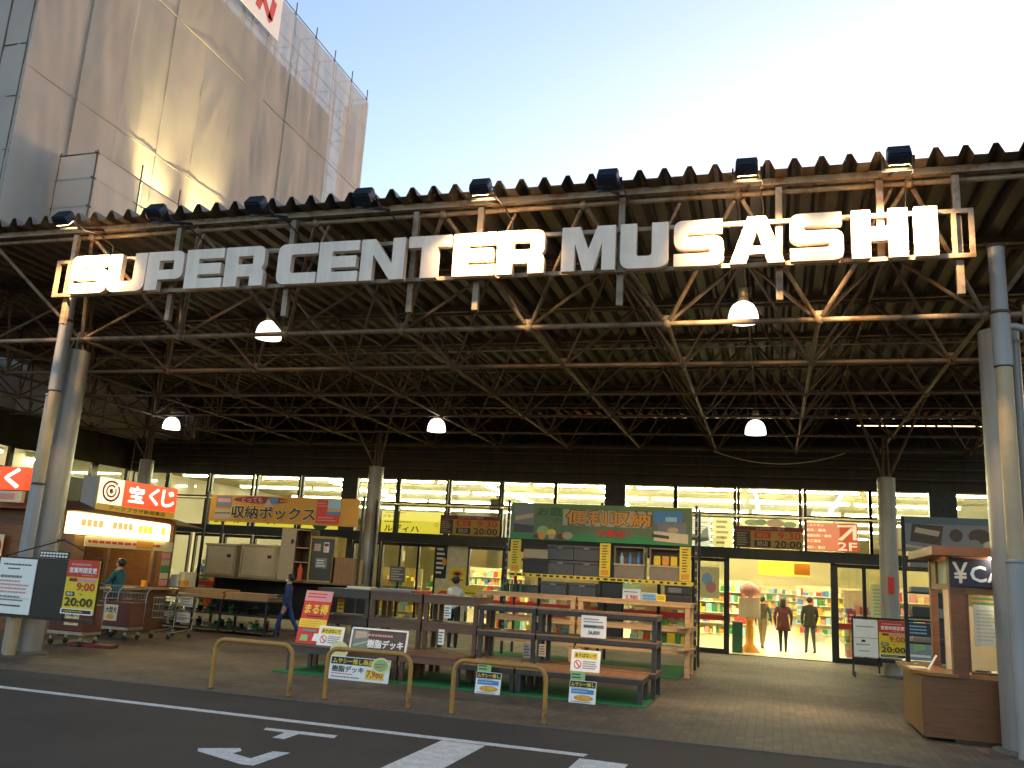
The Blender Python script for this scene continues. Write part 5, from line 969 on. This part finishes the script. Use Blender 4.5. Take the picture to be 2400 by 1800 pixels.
# ================================================================== people
SKIN = mat('skin', (.50, .30, .20), .55, var=.06); HAIR = mat('dark hair', (.02, .016, .014), .5, var=.3, scale=30); SHOE = mat('dark shoes', (.03, .03, .03), .5)
def person(label, loc, rz, height, shirt, trousers, hair='short', stride=0., arms=((0, 0), (0, 0)), mask=False, bulk=1., hem=0):
    """one skinned body; arms: (forward swing, elbow bend) in degrees for left and right"""
    t = thing('person', label, 'person', loc, rz)
    V = []; E_ = []; Rr = []; tags = []
    def add(p, r, par=None, tg='shirt'):
        V.append(Vector(p)); Rr.append(r if isinstance(r, tuple) else (r, r)); tags.append(tg)
        if par is not None: E_.append((par, len(V)-1))
        return len(V)-1
    pel = add((0, 0, .93), (.135*bulk, .10*bulk), None, 'trousers'); sp = add((0, 0, 1.10), (.13*bulk, .095*bulk), pel); ch = add((0, 0, 1.30), (.155*bulk, .11*bulk), sp)
    nk0 = add((0, 0, 1.44), (.075, .065), ch); nk = add((0, -.01, 1.50), .052, nk0, 'skin'); hd = add((0, -.02, 1.575), (.074, .088), nk, 'skin'); h2 = add((0, -.02, 1.655), (.070, .085), hd, 'skin'); add((0, -.015, 1.69), (.045, .055), h2, 'skin')
    for s, (fw, bend) in zip((-1, 1), arms):
        sh = add((s*.17*bulk, 0, 1.38), .062*bulk, ch); a = RAD(fw)
        el = Vector((s*.235*bulk, -.28*math.sin(a), 1.38-.28*math.cos(a))); e = add(el, .046*bulk, sh); b2 = a+RAD(bend)
        wr = el+Vector((-s*.03, -.24*math.sin(b2), -.24*math.cos(b2))); w1 = add(wr, .03, e); d = Vector((0, -math.sin(b2), -math.cos(b2)))
        hnd = add(wr+d*.05, (.034, .020), w1, 'skin'); side = Vector((0, math.cos(b2), -math.sin(b2)))
        for q in range(4): k = add(wr+d*.10+side*(.027-.018*q), .010, hnd, 'skin'); add(wr+d*(.15+.012*(q in (1, 2)))+side*(.029-.019*q)+Vector((-s*.02, 0, 0)), .008, k, 'skin')
        k = add(wr+d*.06-side*.045, .011, hnd, 'skin'); add(wr+d*.10-side*.055, .009, k, 'skin')
    for s in (-1, 1):
        a = RAD(stride)*s; hp = add((s*.085, 0, .88), .092*bulk, pel, 'trousers'); kn = Vector((s*.09, -.43*math.sin(a), .88-.42*math.cos(a))); k = add(kn, .062, hp, 'trousers')
        a2 = a-RAD(abs(stride)*.5) if s*stride < 0 else a*.6
        an = kn+Vector((0, -.40*math.sin(a2), -.40*math.cos(a2))); n1 = add(an, .042, k, 'trousers'); hl = add(an+Vector((0, .01, -.035)), .036, n1, 'shoe'); add(an+Vector((0, -.15, -.05)), (.034, .022), hl, 'shoe')
    zmin = min(v.z for v in V)-.024
    me = bpy.data.meshes.new('body'); me.from_pydata([(v.x, v.y, v.z-zmin) for v in V], E_, []); o = bpy.data.objects.new('body', me); COL.objects.link(o)
    md = o.modifiers.new('skin', 'SKIN'); md.use_smooth_shade = True
    for i, sv in enumerate(me.skin_vertices[0].data): sv.radius = Rr[i]; sv.use_root = (i == 0)
    sb = o.modifiers.new('sub', 'SUBSURF'); sb.levels = 2; sb.render_levels = 2
    bpy.context.view_layer.update(); ev = o.evaluated_get(bpy.context.evaluated_depsgraph_get()); m2 = bpy.data.meshes.new_from_object(ev); o.modifiers.clear(); o.data = m2; bpy.data.meshes.remove(me)
    mm = {'shirt': shirt, 'trousers': trousers, 'skin': SKIN, 'shoe': SHOE}; keys = list(mm); m2.materials.clear()
    for k in keys: m2.materials.append(mm[k])
    P_ = [Vector((v.x, v.y, v.z-zmin)) for v in V]; segs = [(P_[a], P_[b], tags[b]) for a, b in E_]
    for f in m2.polygons:
        c = f.center; best = (9, 'shirt')
        for a, b, tg in segs:
            ab = b-a; tt = max(0, min(1, (c-a).dot(ab)/ab.length_squared)); d = (c-a-ab*tt).length
            if tg == 'skin' and tt < .3 and (b-a).length > .04: d += .03
            if d < best[0]: best = (d, tg)
        f.material_index = keys.index(best[1]); f.use_smooth = True
    o.parent = t; k = height/1.72; t.scale = (k, k, k)
    hz = -zmin; b = MB(); b.ball((0, .012, 1.625+hz), (.098, .108, .105), 16)
    if hair == 'long': b.ball((0, .05, 1.52+hz), (.10, .075, .15), 14)
    if hair == 'bun': b.ball((0, .11, 1.60+hz), (.05, .05, .05), 12)
    hm = b.build('hair', HAIR, t)
    me2 = hm.data; bm = bmesh.new(); bm.from_mesh(me2)
    dl = [v for v in bm.verts if v.co.y < -.045 and v.co.z < 1.675+hz]; bmesh.ops.delete(bm, geom=dl, context='VERTS'); bm.to_mesh(me2); bm.free()
    e = MB()
    for s in (-1, 1): e.ball((s*.032, -.103, 1.60+hz), (.011, .007, .008), 8)
    e.build('eyes', BLK, t); MB().ball((0, -.112, 1.575+hz), (.012, .014, .02), 8).build('nose', SKIN, t)
    b = MB()
    for s in (-1, 1): b.ball((s*.082, -.005, 1.585+hz), (.012, .02, .03), 8)
    b.build('ears', SKIN, t)
    if hem:      # skirt of an open coat, longer and wider than the hips
        b = MB(); prof = [(.150, 1.12), (.158, 1.0), (.172, .88), (.20, hem), (.192, hem+.005)]; n = 20; vs = []
        for r_, z_ in prof: vs += [((r_+.012*math.sin(k*2.3+z_*5))*bulk*math.cos(2*math.pi*k/n), (r_*.78+.012*math.cos(k*1.7))*bulk*math.sin(2*math.pi*k/n), z_+hz*1) for k in range(n)]
        b._add(vs, [(i*n+k, i*n+(k+1) % n, (i+1)*n+(k+1) % n, (i+1)*n+k) for i in range(len(prof)-1) for k in range(n)], True); b.build('coat_hem', shirt, t)
    if mask: MB().ball((0, -.075, 1.548+hz), (.06, .045, .042), 12).build('face_mask', WHT, t)
    else: MB().box(-.022, .022, -.108, -.098, 1.538+hz, 1.545+hz).build('mouth', mat('lips', (.35, .13, .1), .5), t)
    return t
NAVY = mat('navy work uniform', (.012, .035, .16), .7, var=.25, scale=12, bump=.5); TEAL = mat('teal jacket', (.01, .10, .13), .7, var=.25, scale=10, bump=.5); WSH = mat('white striped shirt', (.62, .60, .52), .7, var=.1, scale=20); DTR = mat('dark trousers', (.02, .02, .024), .7); MRN = mat('maroon coat', (.09, .02, .02), .7, var=.3, bump=.5); BKC = mat('black coat', (.018, .02, .022), .7, var=.2)
person('woman in a navy uniform and white mask walking left past the sheds, holding papers', (-11.85, 20.4, .004), RAD(-78), 1.60, NAVY, NAVY, 'bun', 22, ((25, 60), (-12, 25)), True)
o = MB().box(-.10, .10, -.07, .07, 0, .012).build('papers', WHT); o.location = (-12.22, 20.28, .98); o.rotation_euler = (0, .25, .3); tag(o, 'white papers held by the woman in navy', 'papers')
person('man in a white striped shirt seen from behind near the middle glass doors', (-7.62, 21.2, .004), RAD(172), 1.76, WSH, DTR, 'short', 0, ((12, 25), (12, 20)))
person('person in a teal jacket standing at the lottery stall counter', (-14.55, 17.35, .004), RAD(-82), 1.72, TEAL, DTR, 'short', 3, ((30, 50), (25, 60)), False, 1.1)
person('person in a maroon coat walking into the shop in the middle of the entrance', (.33, 29.6, .006), RAD(175), 1.66, MRN, DTR, 'long', 12, ((15, 10), (-15, 20)), False, 1.12, .68)
person('person in a black coat inside the entrance on the right, seen from behind', (1.15, 30.2, .006), RAD(195), 1.74, BKC, mat('faded jeans', (.05, .07, .11), .8, var=.25, scale=14), 'short', 9, ((10, 15), (-8, 25)), False, 1.08, .78)
person('person in an olive jacket and tan trousers inside the entrance beside the promotion stand', (-.30, 30.6, .006), RAD(160), 1.68, mat('olive jacket', (.06, .06, .035), .7, var=.2, bump=.4), mat('tan trousers', (.20, .15, .09), .8, var=.2), 'short', 14, ((18, 20), (-14, 15)))
bgm = MB(); bgm.prism([(-.13, -.05), (.13, -.05), (.13, .05), (-.13, .05)], 0, .30).tube([(-.07, 0, .30), (-.04, 0, .44), (.04, 0, .44), (.07, 0, .30)], .008, 6)
o = bgm.build('shopping_bag', mat('white plastic bag', (.7, .68, .6), .4, var=.12, bump=.4)); o.location = (1.44, 30.12, .36); tag(o, 'white shopping bag hanging from the hand of the person in black', 'bag')
# sky glow needs nothing else: lamps belong to their own builders above
